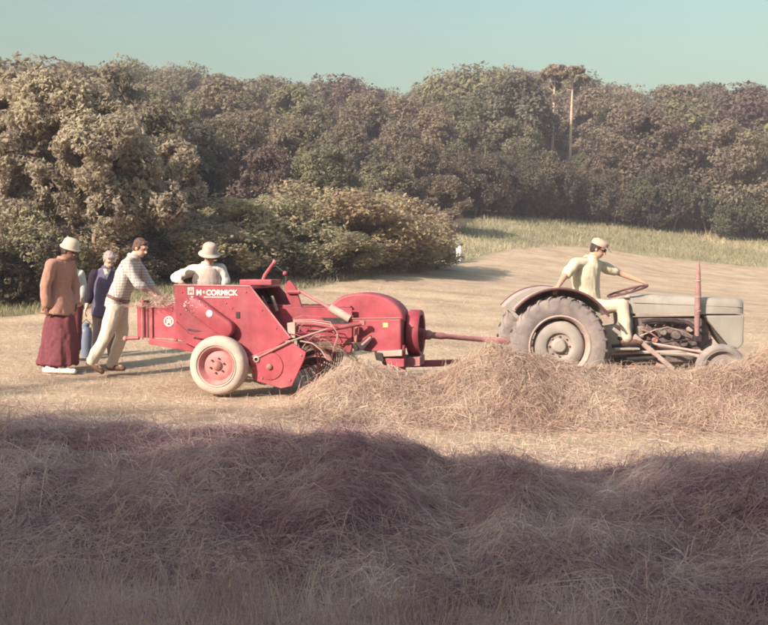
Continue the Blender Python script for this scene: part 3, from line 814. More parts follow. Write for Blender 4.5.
# ------------------------------------------------------------------ the baler
def build_baler():
    o, R, L = frame_at(220, 11.0, math.radians(-12))
    root = empty('hay_baler', o, math.radians(-12))
    tag(root, 'faded red pickup hay baler with white lettering standing in the field', 'baler')
    def poly(pts, y): return [(p.x, p.z) for p in (L(a, b, y) for a, b in pts)]
    # near wheel
    c = L(220, 365, -.12); r = (L(220, 394.5, -.12)-c).length
    def wheel(y, sgn, nm):
        cc = Vector((c.x, y, c.z)); w = .10
        tp = [(r*.60, -w*.75), (r*.66, -w*.98), (r*.80, -w*1.06), (r*.92, -w*.95), (r*.985, -w*.62), (r, -w*.2), (r, w*.2), (r*.985, w*.62), (r*.92, w*.95), (r*.80, w*1.06), (r*.66, w*.98), (r*.60, w*.75)]
        ty = MB().lathe(tp, cc, (0, 1, 0), 48)
        for rr in (.70,):                      # moulded sidewall rings
            ty.lathe([(r*rr-.004, -w*1.05*sgn), (r*rr, -w*1.12*sgn), (r*rr+.004, -w*1.05*sgn)], cc, (0, 1, 0), 48)
        t = ty.build(nm, TYRE_DUST, root, smooth=True)
        rm = MB().lathe([(r*.645, -w*.98*sgn), (r*.63, -w*1.02*sgn), (r*.60, -w*.9*sgn), (r*.55, -w*.55*sgn), (r*.50, -w*.3*sgn), (r*.46, -w*.42*sgn), (r*.30, -w*.55*sgn), (r*.16, -w*.5*sgn), (r*.15, -w*.5*sgn)], cc, (0, 1, 0), 40)
        rm.build('rim', RED_PALE, t, smooth=True)
        MB().lathe([(r*.17, -w*.3*sgn), (r*.17, -w*.62*sgn), (r*.13, -w*.78*sgn), (r*.06, -w*.95*sgn), (.001, -w*1.0*sgn)], cc, (0, 1, 0), 20).build('hub', RUST, t, smooth=True)
        for k in range(6):
            a = k*PI/3+.3
            MB().lathe([(.012, -w*.40*sgn), (.012, -w*.72*sgn), (.001, -w*.72*sgn)], cc+Vector((math.cos(a)*r*.25, 0, math.sin(a)*r*.25)), (0, 1, 0), 6).build('wheel_nut', DARKM, t)
        # valve and shadowed hub socket
        return t
    wheel(-.14, 1, 'wheel'); wheel(1.35, -1, 'wheel')
    MB().tube([(c.x, -.05, c.z), (c.x, 1.3, c.z)], .035, 10).build('axle', RUST, root, smooth=True)
    # near side panel of the feed housing
    SP = [(174, 285), (250, 286), (290.5, 338), (258, 357), (240, 353), (214, 341), (197, 338), (176, 321)]
    sp = MB().prism(poly(SP, 0), 0, .018).build('side_panel', RED, root, bevel=.005)
    # rolled lip along the sloping front edge and the top
    MB().tube([L(174, 285, .0), L(250, 286, .0)], .010, 8).build('panel_lip', RED_PALE, sp, smooth=True)
    MB().tube([L(250, 286, .0), L(290.5, 338, .0)], .009, 8).build('panel_lip', RED_PALE, sp, smooth=True)
    # far side panel, top sheet, back sheet, floor
    FP = [(180, 285), (279, 286), (304, 314), (292, 332), (240, 346), (182, 336)]
    MB().prism(poly(FP, .88), .88, .90).build('far_panel', RED2, root, bevel=.004)
    a = L(174, 285, 0); b = L(250, 286, 0); z = a.z-.012
    tp = MB(); tp.add([(a.x, .02, z), (b.x, .02, z-.01), (L(279, 286, .88).x, .878, z-.005), (a.x, .878, z), (a.x, .02, z-.02), (b.x, .02, z-.03), (L(279, 286, .88).x, .878, z-.025), (a.x, .878, z-.02)],
                      [(0, 1, 2, 3), (7, 6, 5, 4), (0, 4, 5, 1), (1, 5, 6, 2), (2, 6, 7, 3), (3, 7, 4, 0)])
    tp.build('top_sheet', RED, root)
    q = L(176, 321, 0)
    MB().box(((a.x+q.x)/2, .45, (a.z+q.z)/2), (.015, .84, abs(a.z-q.z)-.03)).build('back_sheet', RED2, root)
    fl = L(255, 350, .1); f2 = L(196, 336, .1)
    MB().beam((f2.x, .45, f2.z-.02), (fl.x, .45, fl.z+.03), .84, .02).build('floor_sheet', DARKM, root)
    # inner chute and packer fingers seen through the open front
    for (p0, p1, yy, rr, mt) in [((258, 291), (276, 326), .55, .014, DARKM), ((272, 296), (277, 311), .4, .022, STEEL), ((266, 290), (285, 326), .7, .012, DARKM), ((262, 296), (280, 330), .25, .010, RUST)]:
        MB().tube([L(*p0, yy), L(*p1, yy)], rr, 8).build('packer_finger', mt, root, smooth=True)
    ii = L(262, 300, .5)
    MB().tube([(ii.x, .05, ii.z-.02), (ii.x, .86, ii.z-.02)], .035, 10).build('packer_shaft', DARKM, root, smooth=True)
    MB().prism(poly([(196, 300), (250, 300), (268, 330), (240, 344), (200, 335)], .6), .6, .62).build('inner_baffle', DARKM, root)
    # lower shield of the pickup
    LSH = [(248.5, 357), (290, 341), (306, 352.5), (304, 360), (292, 386), (281, 388.5), (254, 380.5)]
    ls = MB().prism(poly(LSH, -.05), -.05, -.02).build('pickup_shield', RED, root, bevel=.008)
    cb = L(270, 366, -.05)
    MB().lathe([(.165, .002), (.16, -.012), (.13, -.016), (.0, -.018)], (cb.x, -.05, cb.z), (0, 1, 0), 30).build('bearing_boss', RED, ls, smooth=True)
    MB().lathe([(.035, -.01), (.034, -.04), (.02, -.05), (.0, -.052)], (cb.x, -.05, cb.z-.005), (0, 1, 0), 12).build('bearing_cap', RUST, ls, smooth=True)
    hb = L(257, 359, -.05)
    MB().lathe([(.040, .0), (.038, -.03), (.022, -.034), (.020, -.01)], (hb.x, -.05, hb.z), (0, 1, 0), 16).build('pivot_eye', STEEL, ls, smooth=True)
    for (qx, qy) in ((262, 378), (290, 380), (301, 355), (254, 368)):
        k = L(qx, qy, -.05); MB().lathe([(.012, .004), (.012, -.012), (.0, -.014)], (k.x, -.05, k.z), (0, 1, 0), 8).build('bolt', RUST, ls)
    # pickup reel: stripper bands and spring tines
    pc = L(297, 360, .3); pr = .335
    MB().tube([(pc.x, -.02, pc.z), (pc.x, 1.25, pc.z)], .13, 20).build('pickup_drum', DARKM, root, smooth=True)
    for k in range(11):
        y = .04+k*.115
        prof = [(pr, -.03), (pr+.006, -.018), (pr+.006, .018), (pr, .03)]
        MB().lathe(prof, (pc.x, y, pc.z), (0, 1, 0), 14, math.radians(-75), math.radians(118)).build('stripper_band', RED2, root, smooth=True)
    tm = MB().tube([(0, 0, 0), (.30, 0, .0), (.40, 0, -.035), (.45, 0, -.09)], [.007, .007, .006, .004], 6).mesh('tine', smooth=True)
    for j in range(5):
        for k in range(10):
            t = link('tine', tm, RUST, root); t.location = (pc.x, .098+k*.115, pc.z)
            t.rotation_euler = (0, -math.radians(-62+j*38+(k % 2)*4), 0)
    # wind guard rods over the pickup
    for k in range(7):
        y = .08+k*.14; s0 = L(293, 320+k*1.2, y); s1 = L(330, 322+k*2.2, y); s2 = L(338, 334+k*2.4, y); s3 = L(333, 350+k*2, y)
        MB().tube([s0, s0.lerp(s1, .5)+Vector((0, 0, .015)), s1, s2, s3], .007, 6).build('guard_rod', PINKM if k % 2 else RED_PALE, root, smooth=True)
    MB().prism(poly([(287, 323), (295, 322), (295, 338), (288, 338)], .03), .03, .06).build('rod_plate', PINKM, root, bevel=.004)
    for k in range(5):
        y = -.01+k*.05; g = [L(300+k*1.5, 341, y), L(312+k*2, 343+k, y), L(321+k*2, 350+k, y), L(326+k*1.5, 358+k, y)]
        MB().tube(g, .007, 6).build('hold_down_wire', PINKM if k == 0 else RED_PALE, root, smooth=True)
    # bale chamber
    Y0, Y1 = .45, .95
    def cp(a_, b_): return L(a_, b_, Y0)
    x0 = cp(137, 320).x; x1 = cp(352, 330).x; zt = cp(160, 306).z; zb = cp(160, 338).z
    ch = MB().box(((x0+x1)/2, Y0+.011, (zt+zb)/2), (x1-x0, .022, zt-zb)).build('chamber_wall', RED, root, bevel=.003)
    MB().box(((x0+x1)/2, Y1-.011, (zt+zb)/2), (x1-x0, .022, zt-zb)).build('chamber_wall', RED2, root, bevel=.003)
    MB().box(((x0+x1)/2, (Y0+Y1)/2, zb+.012), (x1-x0-.01, Y1-Y0-.05, .02)).build('chamber_floor', RED2, root)
    xm = cp(183, 320).x; xl = cp(150, 320).x
    for yy in (Y0+.07, (Y0+Y1)/2, Y1-.07):
        MB().box(((x0+x1)/2, yy, zt+.012), (x1-x0-.06, .05, .02)).build('top_rail', RED2, root, bevel=.003)
    for px_ in (151.5, 176):
        k = cp(px_, 320).x
        MB().box((k, Y0-.012, (zt+zb)/2-.01), (.045, .022, zt-zb+.05)).build('chamber_flange', RED2, ch, bevel=.004)
    MB().box((cp(148, 320).x, Y0-.002, (zt+zb)/2-.01), (.018, .006, zt-zb-.02)).build('door_gap', DARKM, ch)
    # tension frame at the discharge end
    k0 = cp(139, 306)
    MB().box((cp(143.5, 320).x, (Y0+Y1)/2, zt+.055), (.05, Y1-Y0+.08, .03)).build('tension_bar', RED, root, bevel=.004)
    for yy in (Y0-.03, Y1+.03):
        MB().tube([(cp(143.5, 320).x, yy, zb-.02), (cp(143.5, 320).x, yy, zt+.1)], .012, 8).build('tension_screw', RUST, root, smooth=True)
    MB().tube([cp(126, 338.5), cp(139, 338)], [.022, .022], 8).build('tension_handle', RED, root, smooth=True)
    MB().ball(cp(125.5, 338.5), .035, 10).build('handle_knob', RUST, root, smooth=True)
    # sloping frame rail below the chamber
    MB().prism(poly([(149, 338.5), (197, 344), (197, 353), (149, 344)], Y0-.04), Y0-.04, Y0+.03).build('frame_rail', RED, root, bevel=.006)
    MB().prism(poly([(149, 340), (230, 350), (230, 356), (149, 344)], Y1), Y1-.02, Y1+.05).build('frame_rail', RED2, root, bevel=.006)
    # lower corner sheet between chamber and housing plus a dark plate painted as slot
    MB().prism(poly([(176, 321.5), (190, 334), (215, 341), (205, 352), (190, 345), (174, 337)], .25), .25, .27).build('corner_sheet', RED, root, bevel=.004)
    MB().prism(poly([(188, 328.5), (202, 331), (195, 331.6), (188, 330.6)], .0), -.006, .004).build('slot_shade', DARKM, sp)  # shade of a slit, painted as a thin dark plate
    # round emblem on the chamber
    e = cp(169, 321.3); em = MB().lathe([(.066, .0), (.066, -.006), (.050, -.006), (.050, .0)], (e.x, Y0-.003, e.z), (0, 1, 0), 30).build('emblem_ring', WHITE, root)
    MB().box((e.x, Y0-.004, e.z+.012), (.016, .006, .05)).box((e.x, Y0-.004, e.z+.046), (.016, .006, .012)).build('emblem_letter', WHITE, em)
    MB().box((e.x-.024, Y0-.004, e.z-.004), (.016, .006, .072)).box((e.x+.024, Y0-.004, e.z-.004), (.016, .006, .072)).box((e.x, Y0-.0045, e.z-.014), (.04, .006, .014)).build('emblem_letter', WHITE, em)
    # belt-shaped cover on the side panel
    A = L(195.5, 304, 0); B = L(228, 328, 0); dv = (B-A).normalized(); nv = Vector((-dv.z, 0, dv.x)); rr = .106
    st = []
    for k in range(13):
        an = PI/2+PI*k/12; st.append(A+(dv*math.cos(an)+nv*math.sin(an))*rr)
    for k in range(13):
        an = -PI/2+PI*k/12; st.append(B+(dv*math.cos(an)+nv*math.sin(an))*rr)
    pod = MB().prism([(p.x, p.z) for p in st], -.12, .0).build('drive_cover', RED, root, bevel=.026)
    for p in pod.data.polygons: p.use_smooth = True
    g = random.Random(5); pf = MB(); pg = MB()
    for k in range(70):                                  # chipped, perforated upper end
        an = g.uniform(PI*.42, PI*1.62); rad = rr*g.uniform(.62, .90); along = g.uniform(-.0, .15) if g.random() < .45 else 0
        p = A+(dv*(math.cos(an)*rad+along)+nv*math.sin(an)*rad)
        (pf if k % 3 else pg).lathe([(g.uniform(.004, .009), .0), (.004, -.0025), (.0, -.003)], (p.x, -.1195, p.z), (0, 1, 0), 5)
    pf.build('vent_holes', DARKM, pod)['kind'] = 'stuff'; pg.build('paint_chips', WHITE, pod)['kind'] = 'stuff'
    bd = L(209.5, 313.5, -.12)
    MB().lathe([(.040, .004), (.040, -.006), (.030, -.009), (.0, -.010)], (bd.x, -.121, bd.z), (0, 1, 0), 18).build('badge', WHITE, pod, smooth=True)
    k = L(238, 315, 0); MB().box((k.x, -.003, k.z), (.045, .012, .075)).build('slot_shade', DARKM, sp)  # dark block painted for the shade in a slit
    for (qx, qy) in ((182, 292), (180, 314), (246, 292), (262, 310), (276, 328), (226, 303), (232, 308)):
        k = L(qx, qy, 0); MB().lathe([(.010, .004), (.010, -.008), (.0, -.010)], (k.x, 0, k.z), (0, 1, 0), 8).build('rivet', RED2, sp)
    # lettering
    k = L(196.5, 295.0, 0); k2 = L(238, 295, 0)
    tx = text_mesh('M', .088, WHITE, sp, 'lettering', (k.x, -.004, k.z), .003, 1.0)
    tc = text_mesh('c', .062, WHITE, sp, 'lettering', (k.x+.083, -.004, k.z+.022), .002, 1.0)
    ty = text_mesh('CORMICK', .088, WHITE, sp, 'lettering', (k.x+.125, -.004, k.z), .0035, 1.0)
    wd = max(v.co.x for v in ty.data.vertices); tgt = (k2.x-k.x)-.125
    ty.scale.x = tgt/wd
    u0 = L(204, 297, 0); u1 = L(229, 297, 0); g = random.Random(2); x = u0.x; ul = MB()
    while x < u1.x:
        w = g.uniform(.010, .018); ul.box((x+w/2, -.003, u0.z), (w, .004, .014)); x += w+.006
    ul.build('small_lettering', WHITE, sp)
    k = L(191, 291.0, 0)
    em2 = MB().box((k.x, -.003, k.z), (.078, .006, .088)).build('logo_plate', WHITE, sp, bevel=.001)
    MB().box((k.x-.022, -.0075, k.z-.006), (.010, .003, .058)).box((k.x+.022, -.0075, k.z-.006), (.010, .003, .058)).box((k.x, -.0075, k.z+.006), (.010, .003, .062)).box((k.x, -.0078, k.z-.006), (.040, .003, .010)).build('logo_letter', RED, em2)
    # top box, lever, bracket and lift strut
    b0 = L(243, 285, .45); b1 = L(275, 279.5, .45)
    MB().box(((b0.x+b1.x)/2, .5, (b0.z+b1.z)/2), (b1.x-b0.x, .35, b1.z-b0.z)).build('twine_box_lid', RED, root, bevel=.012)
    lv = [L(261.5, 285, .5), L(265, 275, .5), L(274, 262.5, .5)]
    lo = MB().tube(lv, [.026, .024, .020], 8).build('lever', RED2, root, smooth=True)
    MB().tube([L(274, 262.5, .5), L(275.5, 260.5, .5)], .026, 8).build('lever_grip', RUST, lo, smooth=True)
    MB().tube([L(270, 267, .5), L(276, 266, .5), L(286, 274, .5)], .009, 6).build('trip_rod', DARKM, root, smooth=True)
    MB().ball(L(285, 273.5, .5), .03, 10).build('trip_knob', RED2, root, smooth=True)
    MB().tube([L(286.5, 276, .5), L(287, 284, .5)], .022, 8).build('trip_post', DARKM, root, smooth=True)
    MB().prism(poly([(285, 284), (290, 280), (296, 287), (304, 313), (297, 317), (287, 296)], .5), .48, .52).build('lift_bracket', RED, root, bevel=.004)
    MB().tube([L(288, 292, .46), L(300, 292, .46)], .028, 8).build('pivot_pin', RED2, root, smooth=True)
    sr = MB().tube([L(298, 290, .46), L(332, 309.5, .46)], .020, 8).build('lift_strut', RED_PALE, root, smooth=True)
    MB().tube([L(330, 307.5, .46), L(350, 319, .46)], .052, 14).build('spring_barrel', PINKM, sr, smooth=True)
    MB().tube([L(350, 317.5, .46), L(352.5, 315.5, .46), L(350, 323, .46)], .016, 6).build('strut_eye', RUST, sr, smooth=True)
    MB().tube([L(258, 357.5, -.07), L(291, 341, -.07)], .012, 8).build('lift_rod', RUST, root, smooth=True)
    MB().tube([L(291, 341, -.07), L(327, 329, .15)], .011, 8).build('lift_rod', PINKM, root, smooth=True)
    MB().tube([L(327, 330, .15), L(362, 323.5, .32)], .026, 10).build('lift_cylinder', RED2, root, smooth=True)
    MB().box(L(362.5, 323, .32), (.06, .05, .05)).build('rod_end', RUST, root, bevel=.006)
    # feed deck in front of the housing
    dk = MB().prism(poly([(288, 320), (302, 315), (322, 316.5), (352, 323.5), (352, 353), (318, 353), (300, 348)], .42), .42, .449).build('deck_panel', RED, root, bevel=.005)
    MB().prism(poly([(302, 315.5), (340, 314), (352, 318), (352, 322), (322, 318)], .7), .46, 1.02).build('deck_top', RED2, root, bevel=.004)
    MB().prism(poly([(321, 317.6), (341, 318), (349, 323.2), (328, 323.6)], .42), .414, .424).build('deck_opening_shade', DARKM, dk)  # raised dark plate painted as the shade inside an opening
    for (p0, p1) in (((306, 336), (330, 337.2)), ((322, 345.5), (354, 342.5)), ((308, 329), (322, 330))):
        MB().tube([L(*p0, .412), L(*p1, .412)], .006, 6).build('deck_seam', RUST, dk, smooth=True)
    # gear case, its seam, transfer and the big rounded guard
    gb = MB().prism(poly([(352, 319), (401, 318.5), (401, 351), (372, 352), (352, 349)], .44), .44, 1.06).build('gear_case', RED, root, bevel=.018)
    k0 = L(352, 318.5, .44); k1 = L(401, 318, .44)
    MB().tube([(k0.x, .437, k0.z), (k1.x, .437, k1.z)], .007, 6).build('case_seam', RUST, gb, smooth=True)
    k = L(385.5, 325, .44); MB().box((k.x, .437, k.z), (.062, .005, .055)).build('transfer', YELLOW, gb, bevel=.001)
    c0 = L(329, 319, .55); c1 = L(404, 318, .55); apex = L(362, 293, .55)
    pts = []
    for j in range(25):
        t = j/24; an = PI*(1-t); cx = (c0.x+c1.x)/2; hw = (c1.x-c0.x)/2
        xx = cx+hw*math.cos(an)-.06*math.sin(an); zz = c0.z+(apex.z-c0.z)*math.sin(an)**.85
        pts.append((xx, zz))
    gd = MB().prism(pts+[(c1.x, c0.z-.03), (c0.x, c0.z-.03)], .55, .98).build('round_guard', RED, root, bevel=.05)
    for p in gd.data.polygons: p.use_smooth = len(p.vertices) == 4
    # crank lever and bracket left of the gear case
    MB().beam(L(357, 325, .38), L(355, 345, .38), .035, .03).build('crank_lever', RUST, root)
    MB().prism(poly([(353, 343), (361, 342), (371, 335), (373, 339), (364, 350), (355, 351)], .40), .36, .40).build('crank_bracket', DARKM, root, bevel=.004)
    MB().tube([L(362, 345, .37), L(371, 337, .37)], .018, 8).build('crank_link', RED_PALE, root, smooth=True)
    # frame under the gear case, jack foot
    MB().prism(poly([(377, 351), (402, 350), (402, 356), (377, 357)], .40), .40, .48).build('frame_beam', PINKM, root, bevel=.006)
    MB().prism(poly([(374, 352), (382, 353), (384, 362), (376, 360)], .38), .38, .5).build('beam_clamp', DARKM, root, bevel=.006)
    MB().prism(poly([(380, 358), (404, 359), (404, 367), (392, 367)], .42), .42, 1.0).build('front_frame', RED2, root, bevel=.006)
    MB().tube([L(403, 345, .5), L(403.5, 374, .5)], .03, 10).build('jack_post', RED, root, smooth=True)
    MB().prism(poly([(404, 357.5), (420, 357), (420, 366), (404, 367)], .6), .6, .95).build('hitch_plate', RED_PALE, root, bevel=.006)
    for k in range(3):
        MB().prism(poly([(382+k*8, 362), (386+k*8, 362), (388+k*8, 388), (384+k*8, 388)], .5), .5, .54).build('frame_leg', RUST, root)
    # flywheel on the drive shaft
    fc = L(411.5, 333, .9); rf = .29
    fw = MB().lathe([(rf*.78, .02), (rf*.80, -.015), (rf*.97, -.02), (rf, -.008), (rf, .118), (rf*.97, .13), (rf*.80, .125), (rf*.78, .09)], fc, (1, 0, 0), 48, closed=True).build('flywheel', RED, root, smooth=True)
    MB().lathe([(rf*.79, .045), (rf*.79, .06), (.05, .06), (.05, .045)], fc, (1, 0, 0), 40, closed=True).build('flywheel_web', RED2, fw)
    for k in range(6):
        a_ = k*PI/3; MB().beam(fc+Vector((.075, math.cos(a_)*.05, math.sin(a_)*.05)), fc+Vector((.075, math.cos(a_)*rf*.8, math.sin(a_)*rf*.8)), .028, .04).build('flywheel_spoke', DARKM, fw)
    MB().lathe([(.07, .0), (.07, .11), (.05, .15), (.035, .16), (.035, -.25), (.0, -.25)], fc, (1, 0, 0), 20).build('shaft_boss', RED2, fw, smooth=True)
    # power shaft to the tractor
    Ri = R.inverted(); toL = lambda w: Ri @ (Vector(w)-o)
    j0 = fc+Vector((.21, 0, -.02)); end = toL((W(536, 344, 12.2).x, 12.2, W(536, 344, 12.2).z))
    ps = MB().tube([fc+Vector((.14, 0, 0)), j0, j0.lerp(end, .12), j0.lerp(end, .16), j0.lerp(end, .55), j0.lerp(end, .56), end], [.03, .04, .045, .033, .033, .042, .042], 12).build('power_shaft', RED_PALE, root, smooth=True)
    MB().ball(j0, .062, 14).build('shaft_joint', RUST, ps, smooth=True)
    MB().lathe([(.075, .0), (.06, .03), (.04, .05)], j0-Vector((.06, 0, 0)), (1, 0, 0), 16).build('joint_collar', RED2, ps, smooth=True)
    # drawbar to the tractor hitch, low behind the hay
    d1 = toL((W(538, 372, 12.25).x, 12.25, .36)); d0 = Vector((L(404, 362, .8).x, .8, L(404, 364, .8).z))
    MB().beam(d0, d1, .09, .08).build('drawbar', RED2, root, bevel=.008)
    return root
build_baler()
# ------------------------------------------------------------------ the tractor
STACKM = simple('weathered_stack_iron', (.30, .165, .155), .8, .3, 14, bump=.3, dirt=(.40, .27, .24), dirt_amt=.6)
FEND = simple('dusty_fender_paint', (.42, .33, .31), .7, .15, 8, bump=.15, dirt=(.30, .19, .17), dirt_amt=.6)
LIPM = simple('dark_maroon_edge', (.13, .055, .06), .7, .25, 14)
def build_tractor():
    o, R, L = frame_at(545, 12.3, 0.0)
    root = empty('tractor', o); tag(root, 'small old grey tractor with a red-brown upright stack, half hidden by hay', 'tractor')
    def poly(pts, y): return [(p.x, p.z) for p in (L(a, b, y) for a, b in pts)]
    # rear wheels
    cw = L(558, 345.5, -.6); rw = .625; W2 = .135
    def rear(y, sg):
        c = Vector((cw.x, y, cw.z))
        prof = [(.355, -W2*.72), (.375, -W2*.80), (.44, -W2*.98), (.52, -W2*1.02), (.575, -W2*.92), (rw-.025, -W2*.6), (rw-.022, 0), (rw-.025, W2*.6), (.575, W2*.92), (.52, W2*1.02), (.44, W2*.98), (.375, W2*.80), (.355, W2*.72)]
        tb = MB().lathe(prof, c, (0, 1, 0), 56)
        for k in range(26):                               # chevron lugs moulded on the tyre
            for h in (-1, 1):
                a0 = 2*PI*(k+(.5 if h > 0 else 0))/26
                pts = []
                for (yy, da, dr) in ((.004, 0, .0), (.5, .07, -.004), (.92, .15, -.030), (1.03, .17, -.085)):
                    pts.append((yy*W2*h, a0+da, rw+.004+dr))
                for i in range(3):
                    V = []
                    for (yy, aa, r_) in (pts[i], pts[i+1]):
                        for (dr, wd) in ((-.035, .042), (0, .030)):
                            for s_ in (-1, 1):
                                an = aa+s_*wd/1.25; V.append(c+Vector((math.cos(an)*(r_+dr), yy, math.sin(an)*(r_+dr))))
                    tb.add(V, [(0, 1, 3, 2), (4, 6, 7, 5), (0, 2, 6, 4), (1, 5, 7, 3), (2, 3, 7, 6), (0, 4, 5, 1)])
        t = tb.build('rear_tyre', TYRE, root, smooth=True)
        s = sg
        MB().lathe([(.385, -W2*.80*s), (.392, -W2*.90*s), (.375, -W2*.93*s), (.360, -W2*.75*s), (.345, -W2*.40*s), (.338, W2*.2*s)], c, (0, 1, 0), 48).build('rim', PINKM, t, smooth=True)
        d = MB().lathe([(.322, -W2*.05*s), (.320, -W2*.28*s), (.29, -W2*.50*s), (.20, -W2*.72*s), (.165, -W2*.62*s), (.155, -W2*.40*s), (.10, -W2*.36*s), (.098, -W2*.55*s), (.07, -W2*.85*s), (.0, -W2*.9*s)], c, (0, 1, 0), 48).build('wheel_disc', WHEELP, t, smooth=True)
        for k in range(8):
            a = k*PI/4
            MB().lathe([(.013, -W2*.3*s), (.013, -W2*.55*s), (.0, -W2*.58*s)], c+Vector((math.cos(a)*.127, 0, math.sin(a)*.127)), (0, 1, 0), 6).build('wheel_nut', RUST, t)
        for k in range(6):
            a = k*PI/3+.4
            MB().box(c+Vector((math.cos(a)*.335, -W2*.1*s, math.sin(a)*.335)), (.05, .03, .05), Matrix.Rotation(-a, 3, 'Y')).build('rim_lug', DARKM, t)
        return t
    rear(-.6, 1); rear(.6, -1)
    # fenders: arched shell with an inner plate
    for sg in (-1, 1):
        y_out = sg*.70; y_in = sg*.36; rf = .72
        c = Vector((cw.x, 0, cw.z))
        prof = [(rf-.012, y_out), (rf, y_out), (rf+.008, (y_out+y_in)/2), (rf-.004, y_in), (rf-.016, y_in), (rf-.004, (y_out+y_in)/2)]
        f = MB().lathe(prof, c, (0, 1, 0), 26, math.radians(33), math.radians(142), closed=True).build('fender', FEND, root, smooth=True)
        lip = [c+Vector((math.cos(math.radians(a))*(rf+.002), y_out, math.sin(math.radians(a))*(rf+.002))) for a in range(31, 144, 5)]
        MB().tube(lip, .016, 8).build('fender_lip', LIPM, f, smooth=True)
        ang = [math.radians(a) for a in range(33, 143, 6)]
        pl = [(c.x+math.cos(a)*(rf-.01), c.z+math.sin(a)*(rf-.01)) for a in ang]+[(c.x-.22, c.z+.12), (c.x+.34, c.z-.02)]
        MB().prism(pl, y_in-.006*sg, y_in+.006*sg).build('fender_plate', GREY, f)
    # axle, transmission, engine block
    MB().lathe([(.0, -.5), (.085, -.5), (.085, -.42), (.11, -.40), (.13, -.2), (.21, -.12), (.21, .12), (.13, .2), (.11, .40), (.085, .42), (.085, .5), (.0, .5)], (cw.x, 0, cw.z), (0, 1, 0), 20).build('axle_housing', GREY, root, smooth=True)
    tr = MB().prism(poly([(545, 325), (600, 328), (634, 322), (634, 356), (600, 362), (548, 362)], -.14), -.14, .14).build('transmission', GREY, root, bevel=.03)
    eb = MB().prism(poly([(634, 318), (706, 317), (712, 338), (700, 352), (640, 354), (634, 346)], -.13), -.13, .13).build('engine_block', ENGINE, root, bevel=.015)
    for k in range(7):
        q = L(646+k*8.5, 327, -.135); MB().tube([(q.x, -.12, q.z), (q.x, -.18, q.z+.03), (q.x+.01, -.19, q.z+.055)], [.012, .013, .010], 6).build('spark_plug' if k % 2 else 'head_stud', STEEL if k % 2 else RUST, eb, smooth=True)
    for (x, y, rr, ln, mt) in ((648, 330, .055, .10, ENGINE), (663, 332, .045, .07, STEEL), (676, 335, .06, .09, ENGINE), (690, 329, .04, .08, PINKM), (655, 340, .035, .06, RUST), (684, 343, .05, .05, ENGINE)):
        q = L(x, y, -.2); MB().lathe([(.0, -ln/2), (rr*.8, -ln/2), (rr, -ln*.3), (rr, ln*.5), (0, ln*.5)], q, (0, 1, 0), 14).build('engine_fitting', mt, eb, smooth=True)
    mf = [L(642, 322, -.2), L(655, 320.5, -.22), L(672, 321, -.22), L(688, 323, -.22), L(697, 330, -.28)]
    MB().tube(mf, [.022, .028, .03, .03, .032], 10).build('exhaust_manifold', DARKM, root, smooth=True)
    for (a_, b_, rr, mt) in ((( 640, 336), (668, 327), .009, STEEL), ((652, 345), (692, 340), .010, DARKM), ((668, 327), (700, 340), .008, STEEL), ((640, 329), (658, 338), .010, RUST), ((676, 319), (706, 336), .008, DARKM)):
        MB().tube([L(*a_, -.24), (L(*a_, -.24)+L(*b_, -.24))/2+Vector((0, -.02, .02)), L(*b_, -.24)], rr, 6).build('fuel_pipe', mt, root, smooth=True)
    MB().box(L(640, 332, -.16), (.10, .06, .16)).build('dynamo', STEEL, root, bevel=.02)
    q = L(660, 347, -.17); MB().lathe([(0, -.13), (.05, -.12), (.055, 0), (.05, .14), (0, .15)], q, (1, 0, 0), 14).build('starter_motor', ENGINE, root, smooth=True)
    # bonnet, rounded along its top edges, and the nose
    hp = poly([(631, 293.5), (745, 299), (746, 314), (632, 313.5)], -.22)
    (xa, za), (xb, zb_), (xc, zc), (xd, zd) = hp
    V = []; sec = [(-1, 0), (-1, .55), (-.93, .80), (-.75, .95), (-.4, 1.0), (.4, 1.0), (.75, .95), (.93, .80), (1, .55), (1, 0)]
    stations = [(0, .205), (.3, .212), (.7, .215), (.93, .212), (.985, .195), (1, .17)]
    for (t, hw) in stations:
        x = xa+(xb-xa)*t; top = za+(zb_-za)*t-(.012 if t > .99 else 0); bot = zd+(zc-zd)*t
        for (yy, zz) in sec: V.append((x, yy*hw, bot+(top-bot)*zz))
    F = []; n = len(sec)
    for i in range(len(stations)-1):
        for k in range(n-1): F.append((i*n+k, i*n+k+1, (i+1)*n+k+1, (i+1)*n+k))
    F.append(tuple(range(n-1, -1, -1))); F.append(tuple((len(stations)-1)*n+k for k in range(n)))
    hd = MB().add(V, F).build('bonnet', GREY, root, smooth=True)
    s0 = L(634, 302.5, -.215); s1 = L(742, 307, -.215)
    MB().tube([s0, s1], .005, 6).build('bonnet_crease', GREY, hd)
    ns = MB().prism(poly([(704, 315.5), (745, 315), (743.5, 344), (739, 349), (729, 347)], -.205), -.205, .205).build('nose_panel', GREY, root, bevel=.02)
    MB().tube([L(703, 317, -.208), L(729, 347, -.208)], .007, 6).build('nose_edge', DARKM, ns)
    q0 = L(744, 318, -.2)
    for k in range(9):
        MB().box((q0.x+.004, -.15+k*.0375, (L(744, 318, 0).z+L(744, 343, 0).z)/2), (.02, .014, .30)).build('grille_bar', GREY, ns)
    # rear cowl and instrument panel, steering
    MB().prism(poly([(617, 301), (630, 294), (633, 314), (634, 330), (620, 332)], -.15), -.15, .15).build('instrument_cowl', GREY, root, bevel=.02)
    sw = L(627.5, 291, 0); tv = (L(648, 285, 0)-L(607, 297, 0)).normalized(); ax = Vector((-tv.z, 0, tv.x)); rs = .265
    ring = []
    for k in range(29):
        a = 2*PI*k/28; ring.append(sw+tv*math.cos(a)*rs+Vector((0, 1, 0))*math.sin(a)*rs)
